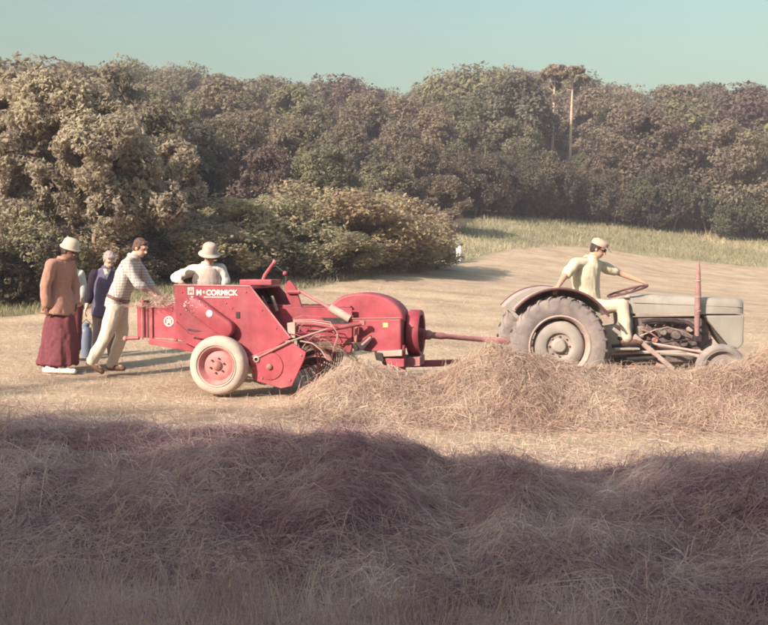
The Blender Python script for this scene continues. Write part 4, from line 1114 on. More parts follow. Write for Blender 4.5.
    st = MB().tube(ring, .015, 8, False).build('steering_wheel', LIPM, root, smooth=True)
    for k in range(4):
        a = k*PI/2+.6; MB().tube([sw-ax*.03, sw+tv*math.cos(a)*rs*.97+Vector((0, 1, 0))*math.sin(a)*rs*.97], .008, 6).build('wheel_spoke', DARKM, st, smooth=True)
    MB().lathe([(0, .03), (.035, .02), (.035, -.03), (0, -.04)], sw-ax*.03, tuple(ax), 12).build('wheel_hub', DARKM, st, smooth=True)
    MB().tube([sw-ax*.03, L(634, 316, 0)], .022, 10).build('steering_column', GREY, root, smooth=True)
    MB().tube([L(625, 300, -.08), L(622, 306, -.12), L(626, 312, -.13)], .008, 6).build('throttle_lever', DARKM, root, smooth=True)
    # upright stack on the near side
    sk = [(698.5, 262, .018), (698.5, 268, .030), (698, 280, .042), (698, 296, .050), (697.5, 310, .050), (697, 322, .044), (697, 336, .040)]
    so = MB().tube([L(a, b, -.30) for a, b, _ in sk], [r*.78 for *_, r in sk], 14).build('exhaust_stack', STACKM, root, smooth=True)
    for py in (281, 297, 311):
        q = L(698, py, -.30); MB().lathe([(.036, -.008), (.043, 0), (.036, .008)], q, (0, 0, 1), 16).build('stack_band', PINKM, so, smooth=True)
    MB().box(L(697, 338, -.27), (.10, .10, .09)).build('stack_bracket', DARKM, so, bevel=.01)
    # front axle, radius rods, front wheels
    fc = L(720.5, 369.5, -.58); rf = .325
    MB().beam((fc.x, -.5, fc.z+.07), (fc.x, .5, fc.z+.07), .07, .09).build('front_axle', GREY, root, bevel=.01)
    MB().beam((fc.x, 0, fc.z+.07), (fc.x, 0, fc.z+.35), .14, .14).build('axle_support', GREY, root)
    for sg in (-1, 1):
        MB().tube([L(652, 344.5, 0)+Vector((0, sg*.2, 0)), Vector((fc.x, sg*.47, fc.z+.10))], .024, 8).build('radius_rod', PINKM, root, smooth=True)
        MB().tube([L(636, 340, 0)+Vector((0, sg*.26, 0)), Vector((fc.x-.02, sg*.47, fc.z+.18))], .016, 8).build('drag_link', PINKM, root, smooth=True)
        MB().tube([(fc.x, sg*.48, fc.z-.03), (fc.x, sg*.48, fc.z+.22)], .03, 10).build('kingpin', RUST, root, smooth=True)
        c = Vector((fc.x, sg*.58, fc.z)); w = .062
        ty = MB().lathe([(.235, -w*.7), (.25, -w*.95), (.285, -w), (.312, -w*.7), (rf, -w*.30), (rf-.008, -w*.2), (rf, 0), (rf-.008, w*.2), (rf, w*.30), (.312, w*.7), (.285, w), (.25, w*.95), (.235, w*.7)], c, (0, 1, 0), 40).build('front_tyre', TYRE, root, smooth=True)
        MB().lathe([(.248, -w*.85), (.24, -w*.95), (.225, -w*.4), (.20, 0), (.10, -w*.2), (.07, -w*.9), (.04, -w*1.3), (0, -w*1.35)], c, (0, sg*-1.0, 0) if False else (0, 1, 0), 32).build('front_rim', WHEELP, ty, smooth=True)
    # near-side linkage, step and pedals between the wheels
    bars = [((634, 336), (673, 369), .035, PINKM), ((612, 346), (652, 343.5), .022, DARKM), ((612, 353), (700, 351), .020, PINKM), ((614, 360), (662, 357), .026, DARKM), ((612, 366), (660, 367), .016, RUST), ((660, 353), (715, 356), .028, GREY), ((618, 338), (634, 341), .022, DARKM)]
    for (p, q, r_, mt) in bars:
        MB().tube([L(*p, -.34), L(*q, -.34)], r_, 8).build('linkage_bar', mt, root, smooth=True)
    MB().box(L(626, 348.5, -.36), (.32, .16, .025)).build('footrest', GREY, root, bevel=.006)
    MB().tube([L(640, 352, -.3), L(634, 342, -.34), L(630, 340, -.36)], .014, 8).build('brake_pedal', DARKM, root, smooth=True)
    MB().prism(poly([(610, 356), (660, 356), (655, 368), (612, 368)], -.2), -.2, .2).build('gearbox_sump', ENGINE, root, bevel=.03)
    MB().prism(poly([(656, 353), (700, 352), (690, 364), (662, 365)], -.11), -.11, .11).build('engine_sump', ENGINE, root, bevel=.03)
    # seat
    sx = L(590, 311, 0)
    MB().loft([(sx+Vector((0, 0, -.03)), (.12, 0, 0), (0, .14, 0)), (sx, (.20, 0, 0), (0, .22, 0)), (sx+Vector((-.02, 0, .05)), (.235, 0, 0), (0, .24, 0)), (sx+Vector((-.02, 0, .035)), (.20, 0, 0), (0, .21, 0)), (sx+Vector((0, 0, .01)), (.12, 0, 0), (0, .13, 0))], 20).build('seat', RUST, root, smooth=True)
    MB().beam(sx+Vector((0, 0, -.02)), Vector((sx.x-.12, 0, cw.z+.15)), .06, .02).build('seat_spring', DARKM, root)
    # hitch arms and power take-off
    for sg in (-1, 1):
        MB().beam((cw.x-.1, sg*.25, cw.z-.15), (cw.x-.78, sg*.38, cw.z-.25), .03, .06).build('lift_arm', RUST, root)
        MB().tube([(cw.x-.5, sg*.33, cw.z-.2), (cw.x-.35, sg*.25, cw.z+.28)], .018, 8).build('lift_rod', RUST, root, smooth=True)
    MB().tube([(cw.x-.15, 0, cw.z), (cw.x-.35, 0, cw.z)], .04, 10).build('power_take_off', DARKM, root, smooth=True)
    MB().beam((cw.x-.78, -.4, cw.z-.25), (cw.x-.78, .4, cw.z-.25), .05, .03).build('drawbar_plate', RUST, root)
    return root, o, L
TR, TRO, TRL = build_tractor()
# ------------------------------------------------------------------ people
def cloth(name, c, var=.12, scale=24): return simple(name, c, .95, var, scale, bump=.25, spec=.1)
def skin(name, c): return simple(name, c, .6, .08, 30, bump=.05, spec=.3)
SK_DARK = skin('brown_skin', (.20, .10, .075)); SK_TAN = skin('tanned_skin', (.52, .30, .22)); SK_FAIR = skin('fair_skin', (.62, .40, .31))
HAIR_D = simple('dark_hair', (.05, .03, .03), .7, .3, 40, bump=.5); HAIR_G = simple('grey_hair', (.34, .27, .26), .8, .3, 40, bump=.5); HAIR_R = simple('red_brown_hair', (.11, .055, .045), .7, .3, 40, bump=.5)
C_TUNIC = cloth('brown_tunic_cloth', (.40, .215, .17)); C_SKIRT = cloth('maroon_cloth', (.17, .055, .068)); C_CREAM = cloth('cream_cloth', (.54, .45, .36), .06); C_WHITE = cloth('white_cloth', (.62, .56, .52), .06)
C_NAVY = cloth('navy_cloth', (.115, .095, .165)); C_BLACK = cloth('black_cloth', (.035, .025, .04)); C_GREYT = cloth('grey_trouser_cloth', (.26, .20, .22)); C_PANTS = cloth('pale_trouser_cloth', (.62, .555, .475), .06)
C_VEST = cloth('beige_vest_cloth', (.50, .40, .36)); C_HATG = cloth('grey_felt', (.45, .38, .33)); C_LEMON = cloth('pale_yellow_cloth', (.63, .545, .41), .05); C_CAP = cloth('tweed_cap_cloth', (.50, .36, .30))
LEATHER = simple('brown_leather', (.15, .08, .06), .6, .2, 20); SHOE_W = simple('white_shoe', (.74, .68, .62), .6, .08, 20); DARKEYE = simple('dark_glass', (.02, .015, .018), .25, .1, 10, bump=0); LIPS = simple('lips', (.30, .13, .11), .6, .1, 10, bump=0)
def plaid():
    m, nt, out = new_mat('checked_shirt_cloth'); tc = N(nt, 'ShaderNodeTexCoord'); sp = N(nt, 'ShaderNodeSeparateXYZ'); nt.links.new(tc.outputs['Object'], sp.inputs[0])
    def line(o_, f, w):
        a = N(nt, 'ShaderNodeMath', operation='MULTIPLY'); a.inputs[1].default_value = f; nt.links.new(o_, a.inputs[0])
        b = N(nt, 'ShaderNodeMath', operation='FRACT'); nt.links.new(a.outputs[0], b.inputs[0])
        c = N(nt, 'ShaderNodeMath', operation='LESS_THAN'); c.inputs[1].default_value = w; nt.links.new(b.outputs[0], c.inputs[0]); return c.outputs[0]
    ad = N(nt, 'ShaderNodeMath', operation='ADD'); nt.links.new(sp.outputs[0], ad.inputs[0]); nt.links.new(sp.outputs[1], ad.inputs[1])
    c1 = mixc(nt, line(ad.outputs[0], 27, .42), (.60, .55, .49), (.44, .39, .39)); c2 = mixc(nt, line(sp.outputs[2], 27, .42), (1, 1, 1), (.72, .69, .72))
    c = mixc(nt, 1.0, c1, c2, 'MULTIPLY'); p = N(nt, 'ShaderNodeBsdfPrincipled'); p.inputs['Roughness'].default_value = .95; p.inputs['Specular IOR Level'].default_value = .1
    nt.links.new(c, p.inputs['Base Color']); nt.links.new(p.outputs[0], out.inputs[0]); return m
C_PLAID = plaid()

def blob(name, mb, voxel, mat, parent, smooth=4, fold=0.0, ff=9.0, stretch=(1, 1, .45)):
    """fuse overlapping shapes into one continuous skin; fold adds cloth creases"""
    me0 = mb.mesh(name+'_src'); o = bpy.data.objects.new(name+'_src', me0); col.objects.link(o)
    r = o.modifiers.new('r', 'REMESH'); r.mode = 'VOXEL'; r.voxel_size = voxel
    if smooth: s = o.modifiers.new('s', 'SMOOTH'); s.iterations = smooth; s.factor = .5
    dg = bpy.context.evaluated_depsgraph_get(); dg.update()
    me = bpy.data.meshes.new_from_object(o.evaluated_get(dg)); me.name = name
    bpy.data.objects.remove(o); bpy.data.meshes.remove(me0)
    n = len(me.vertices)
    if fold:
        co = np.empty(n*3, np.float32); me.vertices.foreach_get('co', co); co = co.reshape(-1, 3)
        nr = np.empty(n*3, np.float32); me.vertices.foreach_get('normal', nr); nr = nr.reshape(-1, 3)
        d = 1-2*np.abs(vnoise(co[:, 0]*ff*stretch[0]+11, co[:, 1]*ff*stretch[1]+5, co[:, 2]*ff*stretch[2]+3)*2-1)
        d = d*.7+.5*fbm(co[:, 0]*ff*2, co[:, 1]*ff*2, co[:, 2]*ff*1.2)
        co = co+nr*(d*fold)[:, None]; me.vertices.foreach_set('co', co.astype(np.float32).ravel()); me.update()
    me.materials.clear(); me.polygons.foreach_set('use_smooth', np.ones(len(me.polygons), bool))
    return link(name, me, mat, parent)

def orient(f, up=(0, 0, 1)):
    f = Vector(f).normalized(); up = Vector(up); r = f.cross(up).normalized(); u = r.cross(f).normalized()
    return f, r, u
def rotm(r, f, u): return Matrix((r, f, u)).transposed()

def hand(mb, wr, d, pn, k=1.0, curl=.5, thumb=1):
    d = Vector(d).normalized(); pn = Vector(pn); pn = (pn-d*pn.dot(d)).normalized(); s = d.cross(pn).normalized()
    mb.ball(Vector(wr)+d*.05*k, (.040*k, .019*k, .052*k), 12, Matrix((s, pn, d)).transposed())
    for i, ln in enumerate((.070, .080, .076, .060)):
        b = Vector(wr)+d*.088*k+s*(-.0285+.019*i)*k
        c1 = (d*math.cos(curl*.7)+pn*math.sin(curl*.7)).normalized(); c2 = (d*math.cos(curl*1.9)+pn*math.sin(curl*1.9)).normalized()
        m = b+c1*ln*.5*k; mb.cone(b, .0095*k, m, .0088*k, 8); mb.cone(m, .0088*k, m+c2*ln*.5*k, .0075*k, 8)
    t0 = Vector(wr)+d*.03*k+s*.032*k*thumb; t1 = t0+(d*.6+s*.8*thumb).normalized()*.036*k; t2 = t1+(d*.95+s*.15*thumb+pn*.35).normalized()*.034*k
    mb.cone(t0, .013*k, t1, .0105*k, 8); mb.cone(t1, .0105*k, t2, .009*k, 8)

def person(label, px, Y, J, face, skinm, k=1.0, seat=None, sleeves='short', top=None, top_mat=None, legs_mat=None, shoes=LEATHER, hair=None, hat=None, glasses=False, pants=True, hem_py=None, toes=None, curl=(.5, .5), palm=None, arm_mats=None, top_fold=.013, gz=None, bulk=1.0, collar=True):
    """J: joint name -> (px, py, depth offset); toes: direction of each foot"""
    x0 = W(px, 370, Y).x; z0 = g1(x0, Y) if gz is None else gz
    o = Vector((x0, Y, z0)); root = empty('person', o); tag(root, label, 'person')
    P = {n: W(a, b, Y+d)-o for n, (a, b, d) in J.items()}
    f, r, u = orient(face); H = P['head']; Rm = rotm(r, f, u)
    body = MB()
    hs = k
    body.ball(H+u*.022*hs-f*.008*hs, (.075*hs, .094*hs, .098*hs), 18, Rm)
    body.ball(H-u*.045*hs+f*.024*hs, (.056*hs, .066*hs, .066*hs), 14, Rm)
    body.cone(H-u*.092*hs+f*.062*hs, .020*hs, H-u*.092*hs+f*.060*hs, .02*hs, 8)
    body.cone(H+f*.086*hs+u*.012*hs, .010*hs, H+f*.108*hs-u*.024*hs, .0155*hs, 8)
    body.cone(H+f*.078*hs+u*.034*hs-r*.035*hs, .012*hs, H+f*.078*hs+u*.034*hs+r*.035*hs, .012*hs, 8)
    for s in (-1, 1): body.ball(H+r*s*.077*hs-f*.008*hs-u*.008*hs, (.011*hs, .022*hs, .032*hs), 8, Rm)
    body.cone(H-u*.06*hs-f*.02*hs, .056*k, P['neck'], .062*k)
    ch, pe = P['chest'], P['pelvis']; sp = (P['neck']-pe).normalized()
    ac = (P['shR']-P['shL']); ac = (ac-sp*ac.dot(sp)).normalized(); dp = ac.cross(sp).normalized()
    def ring(c, a, b): return (c, ac*a*k*bulk, dp*b*k*bulk)
    body.loft([ring(pe-sp*.06*k, .12, .09), ring(pe, .165, .115), ring(pe.lerp(ch, .5), .145, .10), ring(ch, .165, .115), ring(ch.lerp(P['neck'], .55), .15, .095), ring(P['neck'], .06, .055)], 18)
    for s in 'LR':
        body.cone(P['neck'], .055*k, P['sh'+s], .055*k)
        body.cone(P['sh'+s], .056*k, P['el'+s], .042*k); body.cone(P['el'+s], .044*k, P['wr'+s], .029*k)
        fd = (P['wr'+s]-P['el'+s]).normalized()
        pn = Vector(palm[s]) if palm and s in palm else (pe-P['wr'+s])
        hd = Vector(J['hd'+s][0:3]) if False else fd
        hand(body, P['wr'+s], hd, pn, k, curl[0 if s == 'L' else 1], 1 if s == 'L' else -1)
        body.cone(pe, .10*k, P['hip'+s], .095*k)
        body.cone(P['hip'+s], .088*k, P['kn'+s], .060*k); body.cone(P['kn'+s], .060*k, P['an'+s], .040*k)
        td = Vector(toes[s]).normalized() if toes else f
        body.cone(P['an'+s]-td*.04*k, .036*k, P['an'+s]+td*.14*k-Vector((0, 0, .035*k)), .03*k)
    bo = blob('body', body, .0102*max(k, .85), skinm, root, 3)
    # eyes, brows, mouth
    for s in (-1, 1):
        MB().ball(H+f*.084*hs+r*s*.030*hs+u*.010*hs, (.012*hs, .006*hs, .007*hs), 8, Rm).build('eye', DARKEYE, root, smooth=True)
        MB().cone(H+f*.090*hs+r*s*.016*hs+u*.030*hs, .0045*hs, H+f*.082*hs+r*s*.046*hs+u*.031*hs, .0035*hs, 6).build('eyebrow', hair or HAIR_D, root, smooth=True)
    MB().cone(H+f*.090*hs-r*.020*hs-u*.057*hs, .005*hs, H+f*.090*hs+r*.020*hs-u*.057*hs, .005*hs, 6).build('mouth', LIPS, root, smooth=True)
    # clothes
    if top_mat is not None:
        t = MB(); lo = pe-sp*.10*k if hem_py is None else None
        rings = [ring(pe-sp*.10*k, .185, .135), ring(pe, .19, .138), ring(pe.lerp(ch, .5), .175, .128), ring(ch, .19, .138), ring(ch.lerp(P['neck'], .55), .168, .118), ring(ch.lerp(P['neck'], .9), .10, .088), ring(P['neck']+sp*.012*k, .078, .076), ring(P['neck']+sp*.035*k+dp*.0, .074, .074)]
        t.loft(rings, 20)
        for s in 'LR':
            t.cone(ch.lerp(P['neck'], .74), .082*k, P['sh'+s], .074*k)
            e = P['el'+s]; w = P['wr'+s]
            if sleeves == 'short': t.cone(P['sh'+s], .074*k, P['sh'+s].lerp(e, .72), .066*k)
            elif sleeves == 'rolled': t.cone(P['sh'+s], .074*k, e, .062*k); t.cone(e, .062*k, e.lerp(w, .3), .056*k)
            elif sleeves == 'long': t.cone(P['sh'+s], .076*k, e, .066*k); t.cone(e, .066*k, w.lerp(e, .05), .052*k)
        if top: top(t, P, ring, sp, ac, dp, k)
        blob('shirt', t, .011*max(k, .85), top_mat, root, 3, top_fold, 10)
    if pants:
        t = MB(); t.loft([ring(pe-sp*.05*k, .175, .13), ring(pe+sp*.05*k, .178, .132)], 20)
        for s in 'LR':
            t.cone(pe-sp*.02*k, .115*k, P['hip'+s], .112*k); t.cone(P['hip'+s], .110*k, P['kn'+s], .084*k); t.cone(P['kn'+s], .084*k, P['an'+s].lerp(P['kn'+s], .02), .072*k)
        blob('trousers', t, .011*max(k, .85), legs_mat, root, 3, .013, 9)
    if top_mat is not None and collar:
        n0 = P['neck']+sp*.02*k; fr = f-sp*f.dot(sp)
        MB().loft([(n0-sp*.012*k, ac*.092*k, dp*.092*k), (n0+sp*.024*k, ac*.078*k, dp*.080*k), (n0+sp*.028*k, ac*.072*k, dp*.074*k), (n0-sp*.005*k, ac*.080*k, dp*.082*k)], 20, False).build('collar', top_mat, root, smooth=True)
    for s in 'LR':
        td = Vector(toes[s]).normalized() if toes else f
        t = MB(); a = P['an'+s]-Vector((0, 0, .045*k))
        t.cone(a-td*.045*k, .046*k, a+td*.10*k, .045*k); t.cone(a+td*.06*k, .046*k, a+td*.175*k-Vector((0, 0, .008)), .036*k); t.cone(a+Vector((0, 0, .05*k)), .05*k, a, .05*k)
        blob('shoe', t, .010, shoes, root, 2)
    if hair is not None:
        t = MB(); t.ball(H+u*.040*hs-f*.022*hs, (.083*hs, .094*hs, .090*hs), 16, Rm); t.ball(H-u*.015*hs-f*.045*hs, (.074*hs, .062*hs, .078*hs), 14, Rm)
        t.ball(H+u*.085*hs+f*.048*hs, (.062*hs, .036*hs, .030*hs), 12, Rm)
        for s in (-1, 1): t.ball(H+r*s*.068*hs+u*.012*hs-f*.014*hs, (.016*hs, .045*hs, .045*hs), 10, Rm)
        blob('hair', t, .0085, hair, root, 1, .006, 38, (1, 1, 1))
    if glasses:
        gl = MB(); 
        for s in (-1, 1): gl.ball(H+f*.094*hs+r*s*.032*hs+u*.010*hs, (.027*hs, .008*hs, .020*hs), 12, Rm)
        gl.cone(H+f*.098*hs-r*.02*hs+u*.014*hs, .005, H+f*.098*hs+r*.02*hs+u*.014*hs, .005, 6)
        for s in (-1, 1): gl.cone(H+f*.088*hs+r*s*.058*hs+u*.012*hs, .005, H-f*.01*hs+r*s*.082*hs+u*.008*hs, .004, 6)
        gl.build('sunglasses', DARKEYE, root, smooth=True)
    if hat: hat(root, H, f, r, u, hs)
    return root, P, (f, r, u), (ac, sp, dp)

def sun_hat(mat, band, crown=.105, brim=.145, tall=.115, drop=.035, tip=.0):
    def fn(root, H, f, r, u, s):
        c = H+u*.055*s-f*.004
        uu = (u+f*tip).normalized(); rr = r; ff = uu.cross(rr)*-1
        rings = [(c-uu*drop*s, rr*brim*s, ff*brim*1.08*s), (c-uu*(drop-.012)*s, rr*(brim+.004)*s, ff*(brim*1.08+.004)*s), (c+uu*.008*s, rr*.108*s, ff*.122*s), (c+uu*.03*s, rr*.102*s, ff*.116*s), (c+uu*tall*.75*s, rr*crown*.86*s, ff*crown*.96*s), (c+uu*tall*.97*s, rr*crown*.66*s, ff*crown*.74*s), (c+uu*tall*1.04*s, rr*crown*.3*s, ff*crown*.34*s)]
        h = MB().loft(rings, 26, True).build('hat', mat, root, smooth=True)
        MB().loft([(c+uu*.010*s, rr*.1095*s, ff*.1235*s), (c+uu*.036*s, rr*.104*s, ff*.1185*s)], 26, False).build('hat_band', band, h, smooth=True)
    return fn
def flat_cap(mat):
    def fn(root, H, f, r, u, s):
        c = H+u*.055*s-f*.012*s
        t = MB(); t.loft([(c-u*.012*s, r*.086*s, f*.108*s), (c+u*.02*s, r*.094*s, f*.116*s), (c+u*.052*s+f*.006, r*.088*s, f*.108*s), (c+u*.075*s, r*.055*s, f*.068*s), (c+u*.080*s, r*.02*s, f*.025*s)], 22)
        h = t.build('cap', mat, root, smooth=True)
        V = MB(); V.loft([(c+f*.098*s-u*.004*s, r*.062*s, u*.012*s), (c+f*.150*s-u*.016*s, r*.058*s, u*.008*s), (c+f*.182*s-u*.030*s, r*.030*s, u*.005*s)], 14)
        V.build('cap_peak', mat, h, smooth=True)
    return fn

# man in the long brown tunic and maroon skirt cloth
Yp = 12.4
J = dict(head=(69.5, 251, 0), neck=(63.5, 260, 0), shR=(51, 265, -.17), shL=(70, 265, .15), elR=(45.5, 286, -.24), wrR=(46, 305, -.23), elL=(74.5, 286, .22), wrL=(76, 303, .10),
         chest=(60.5, 276, 0), pelvis=(59.5, 304, 0), hipR=(55, 309, -.10), hipL=(65, 309, .10), knR=(56, 338, -.04), knL=(63, 338, .06), anR=(48.5, 366.5, -.10), anL=(62, 367, -.13))
r1, P1, (f1, r_1, u1), (ac1, sp1, dp1) = person('man in a long brown tunic, maroon wrap skirt and cream sun hat', 57, Yp, J, (.86, -.38, -.36), SK_DARK, sleeves='long', top_mat=C_TUNIC, shoes=SHOE_W, hair=HAIR_D,
    hat=sun_hat(C_CREAM, C_CREAM, .108, .128, .118, .02), pants=False, bulk=.88, top_fold=.015, toes={'R': (1, -.25, 0), 'L': (1, -.2, 0)}, curl=(.5, .45),
    top=lambda t, P, ring, sp, ac, dp, k: t.loft([ring(P['pelvis']-sp*.13, .275, .24), ring(P['pelvis']-sp*.12, .275, .24), ring(P['pelvis'], .25, .21), ring(P['pelvis'].lerp(P['chest'], .5), .19, .15), ring(P['pelvis'].lerp(P['chest'], .8), .13, .10)], 22))
t = MB(); pe = P1['pelvis']
def sk_ring(py, dx, a, b):
    q = W(57+dx, py, Yp)-r1.location; return (Vector((q.x, 0, q.z)), Vector((a, -.05, 0)), Vector((.03, b, 0)))
t.loft([sk_ring(304, 3, .12, .10), sk_ring(311, 3, .155, .13), sk_ring(320, 3, .195, .16), sk_ring(340, 2.5, .235, .185), sk_ring(356, 1.5, .262, .205), sk_ring(364, .5, .272, .21)], 28)
blob('wrap_skirt', t, .011, C_SKIRT, r1, 2, .030, 10, (1, 1, .08))

# child in white partly hidden behind him
J = dict(head=(71, 263, 0), neck=(73, 271.5, 0), shR=(66, 274, -.05), shL=(80, 274, .05), elR=(64, 288, -.08), wrR=(63, 299, -.10), elL=(82.5, 286, .02), wrL=(81.5, 298, -.06),
         chest=(73, 281, 0), pelvis=(73, 303, 0), hipR=(70, 306, 0), hipL=(76.5, 306, 0), knR=(70, 326, 0), knL=(76.5, 326, 0), anR=(70, 349, 0), anL=(77, 349, 0))
person('child in a white shirt half hidden behind the man in brown', 73, 13.3, J, (.35, -.8, -.25), SK_FAIR, k=.86, sleeves='long', top_mat=C_WHITE, legs_mat=C_SKIRT, hair=HAIR_R, toes={'R': (.3, -1, 0), 'L': (.4, -1, 0)})

# grey-haired person in navy
J = dict(head=(109.5, 260, -.05), neck=(107.5, 269, .02), shR=(95.5, 275, -.02), shL=(120.5, 275, .06), elR=(90.5, 293, .02), wrR=(86.5, 307, -.08), elL=(126, 292, .02), wrL=(124, 305, -.1),
         chest=(107.5, 285, 0), pelvis=(106, 308, 0), hipR=(100, 312, 0), hipL=(112, 312, 0), knR=(98.5, 333, -.03), knL=(112, 333, -.03), anR=(97, 354, .0), anL=(113, 355, .0))
r3, P3, (f3, r_3, u3), (ac3, sp3, dp3) = person('grey-haired person in a navy jacket with black sleeves, looking down', 106, 13.0, J, (.42, -.62, -.60), SK_FAIR, k=.95, sleeves=None, top_mat=C_NAVY, legs_mat=C_GREYT, hair=HAIR_G, toes={'R': (.3, -1, 0), 'L': (.5, -1, 0)},
    top=lambda t, P, ring, sp, ac, dp, k: t.loft([ring(P['pelvis']-sp*.13*k, .205, .15), ring(P['pelvis'], .20, .15)], 20))
for s in 'LR':
    t = MB(); t.cone(P3['sh'+s]+Vector((0, 0, .01)), .080, P3['el'+s], .070); t.cone(P3['el'+s], .068, P3['el'+s].lerp(P3['wr'+s], .55), .058); blob('sleeve', t, .011, C_BLACK, r3, 2, .007, 10)
t = MB(); nk = P3['neck']; fr = -dp3 if dp3.y > 0 else dp3
t.add([nk+ac3*.055+fr*.085, nk-ac3*.055+fr*.085, nk-sp3*.16+fr*.135, nk+ac3*.05+fr*.105, nk-ac3*.05+fr*.105, nk-sp3*.155+fr*.148], [(0, 1, 2), (3, 5, 4), (0, 3, 4, 1), (1, 4, 5, 2), (2, 5, 3, 0)])
t.build('shirt_collar', C_WHITE, r3)

# man in the checked shirt, leaning over the bale chamber
J = dict(head=(140.5, 248, 0), neck=(133.5, 258, 0), shR=(126.5, 264, -.17), shL=(136, 263, .18), elR=(138.5, 284, -.22), wrR=(153, 294.5, -.14), elL=(147, 281, .22), wrL=(160, 295.5, .12),
         chest=(126, 277, 0), pelvis=(117, 302, 0), hipR=(114.5, 308, -.09), hipL=(120, 308, .09), knR=(107, 334, -.12), knL=(121.5, 336, .10), anR=(91.5, 361, -.10), anL=(112, 364, .10))
r4, P4, F4, (ac4, sp4, dp4) = person('man in a pale checked shirt and cream trousers leaning over the bale', 108, 12.2, J, (.86, -.30, -.40), SK_FAIR, sleeves='rolled', top_mat=C_PLAID, legs_mat=C_PANTS, hair=HAIR_R, toes={'R': (1, -.3, -.55), 'L': (1, -.35, 0)}, curl=(.7, .7), palm={'R': (0, 0, -1), 'L': (0, 0, -1)})
t = MB(); q = P4['pelvis']+sp4*.055; t.loft([(q-sp4*.022, ac4*.198, dp4*.150), (q+sp4*.022, ac4*.198, dp4*.150)], 22, True); blob('belt', t, .009, LEATHER, r4, 1)

# man in the grey sun hat behind the baler
J = dict(head=(209.5, 256, -.05), neck=(207.5, 265, 0), shR=(192.5, 270.5, -.02), shL=(221, 269, .04), elR=(175, 277.5, .08), wrR=(187.5, 288, -.14), elL=(226, 280, .05), wrL=(222.5, 292, -.14),
         chest=(207, 281, 0), pelvis=(207, 304, .02), hipR=(200.5, 309, .02), hipL=(213.5, 309, .02), knR=(200, 333, 0), knL=(214, 333, 0), anR=(199, 358, .03), anL=(216, 358, .03))
r5, P5, F5, (ac5, sp5, dp5) = person('man in a grey sun hat, sunglasses and beige vest standing behind the baler', 207, 12.85, J, (.30, -.86, -.36), SK_TAN, sleeves='rolled', top_mat=C_WHITE, legs_mat=C_GREYT, hair=HAIR_D, hat=sun_hat(C_HATG, C_HATG, .108, .150, .125, .035), glasses=True, toes={'R': (-.2, -1, 0), 'L': (.3, -1, 0)})
t = MB()
def rg5(c, a, b): return (c, ac5*a, dp5*b)
t.loft([rg5(P5['pelvis']-sp5*.08, .195, .15), rg5(P5['pelvis'], .20, .152), rg5(P5['pelvis'].lerp(P5['chest'], .5), .186, .142), rg5(P5['chest'], .20, .152), rg5(P5['chest'].lerp(P5['neck'], .45), .180, .142), rg5(P5['chest'].lerp(P5['neck'], .8), .150, .118)], 22)
blob('vest', t, .010, C_VEST, r5, 2, .005, 12)

# tractor driver
J = dict(head=(598.5, 249, -.02), neck=(591, 259, 0), shR=(575, 264, -.17), shL=(597.5, 265, .17), elR=(564, 277, -.34), wrR=(558, 286.5, -.50), elL=(621, 273.5, .24), wrL=(640, 281, .17),
         chest=(585.5, 277, 0), pelvis=(587, 303, 0), hipR=(590, 308, -.09), hipL=(591, 308, .09), knR=(622, 305, -.22), knL=(623, 305, .22), anR=(627, 338, -.33), anL=(627, 338, .33))
person('tractor driver in a pale yellow shirt and flat cap, one hand on the fender', 588, 12.3, J, (.84, -.36, -.42), SK_TAN, sleeves='short', top_mat=C_LEMON, legs_mat=C_CREAM, hair=HAIR_D, hat=flat_cap(C_CAP), glasses=True, bulk=1.18, toes={'R': (1, -.1, 0), 'L': (1, .1, 0)}, curl=(1.1, .8), palm={'L': (.3, 0, -1), 'R': (-.2, 0, -1)})

# blue can on the grass between them
p = W(86.5, 345, 13.7); cz = g1(p.x, 13.7); can = empty('blue_can', (p.x, 13.7, cz)); tag(can, 'small blue metal can standing in the grass behind the skirted man', 'can')
BLUE = simple('dusty_blue_paint', (.16, .19, .27), .5, .15, 10, bump=.1)
h = W(86.5, 325, 13.7).z-cz; rr = .085
MB().lathe([(0, 0), (rr*.95, 0), (rr, .02), (rr, h*.78), (rr*.85, h*.88), (rr*.5, h*.94), (rr*.5, h), (0, h)], (0, 0, 0), (0, 0, 1), 22).build('can_body', BLUE, can, smooth=True)
MB().lathe([(rr*.56, h-.01), (rr*.6, h+.01), (rr*.56, h+.03), (0, h+.035)], (0, 0, 0), (0, 0, 1), 18).build('lid', BLUE, can, smooth=True)
MB().tube([(-rr*.8, 0, h*.86), (-rr*1.05, 0, h*1.0), (0, 0, h*1.18), (rr*1.05, 0, h*1.0), (rr*.8, 0, h*.86)], .006, 6).build('handle', DARKM, can, smooth=True)
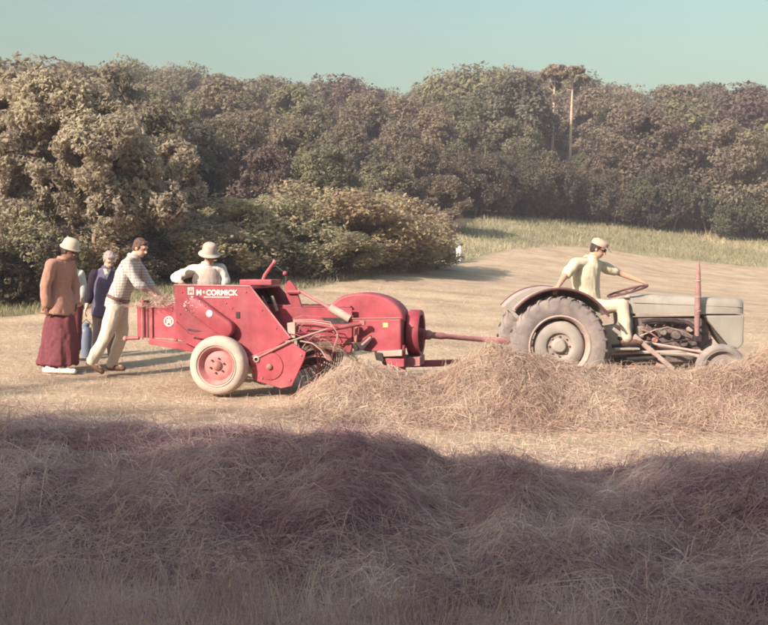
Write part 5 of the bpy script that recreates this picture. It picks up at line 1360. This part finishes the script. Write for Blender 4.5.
# hay bursting out of the top of the bale chamber
g = np.random.default_rng(61); n = 900
c0 = W(162, 300, 11.85)
Pq = np.stack([c0.x+g.normal(size=n)*.15, 11.85+g.normal(size=n)*.10], -1)
zt_ = W(160, 303, 11.7).z
me = ribbons('bale_hay', Pq, g.random(n)*6.28, g.uniform(.1, .3, n), np.full(n, .003), lambda x, y: np.full(np.shape(x), zt_-.06)+.09*np.exp(-((x-c0.x)/.16)**2-((y-11.85)/.14)**2), np.abs(g.normal(size=n))*.04, .3, 3, g)
tag(link('bale_hay', me, HAY_TAN), 'loose hay sticking out of the top of the bale chamber', 'hay', None, 'stuff')

# wisps of hay caught on the pickup and the deck of the baler
n = 700; c0 = W(322, 345, 10.95)
Pq = np.stack([c0.x+g.normal(size=n)*.22, 10.98+np.abs(g.normal(size=n))*.22], -1)
me = ribbons('hay_wisps', Pq, g.random(n)*6.28, g.uniform(.08, .32, n), np.full(n, .0026), lambda x, y: np.full(np.shape(x), c0.z-.17)+.13*np.exp(-((x-c0.x)/.28)**2)-.55*np.clip(np.abs(x-c0.x)-.25, 0, 1), np.abs(g.normal(size=n))*.05, .3, 3, g)
tag(link('hay_wisps', me, HAY_TAN), 'wisps of hay caught in the pickup of the red baler', 'hay', None, 'stuff')
# ------------------------------------------------------------------ haze volume added to lift the dark tones of the trees
m, nt, out = new_mat('haze_lift')
pv = N(nt, 'ShaderNodeVolumePrincipled'); pv.inputs['Color'].default_value = (.90, .84, 1.0, 1); pv.inputs['Density'].default_value = .0015; pv.inputs['Anisotropy'].default_value = 0.0
nt.links.new(pv.outputs[0], out.inputs['Volume'])
hz_ = MB().box((0, 135, 10.5), (640, 680, 33)).build('haze', m)
hz_['kind'] = 'stuff'; hz_['label'] = 'added thin pale haze lifting the dark tones of field and wood'

# tell look-alike pairs apart by side
pairs = {}
for o in col.objects:
    if o.parent is None and 'label' in o and o.get('category') in ('tree', 'shrub'): pairs.setdefault(o['label'], []).append(o)
for lab, obs in pairs.items():
    if len(obs) == 2 and len(lab.split()) <= 14:
        obs.sort(key=lambda q: q.location.x/max(q.location.y, 1))
        obs[0]['label'] = lab+', left one'; obs[1]['label'] = lab+', right one'
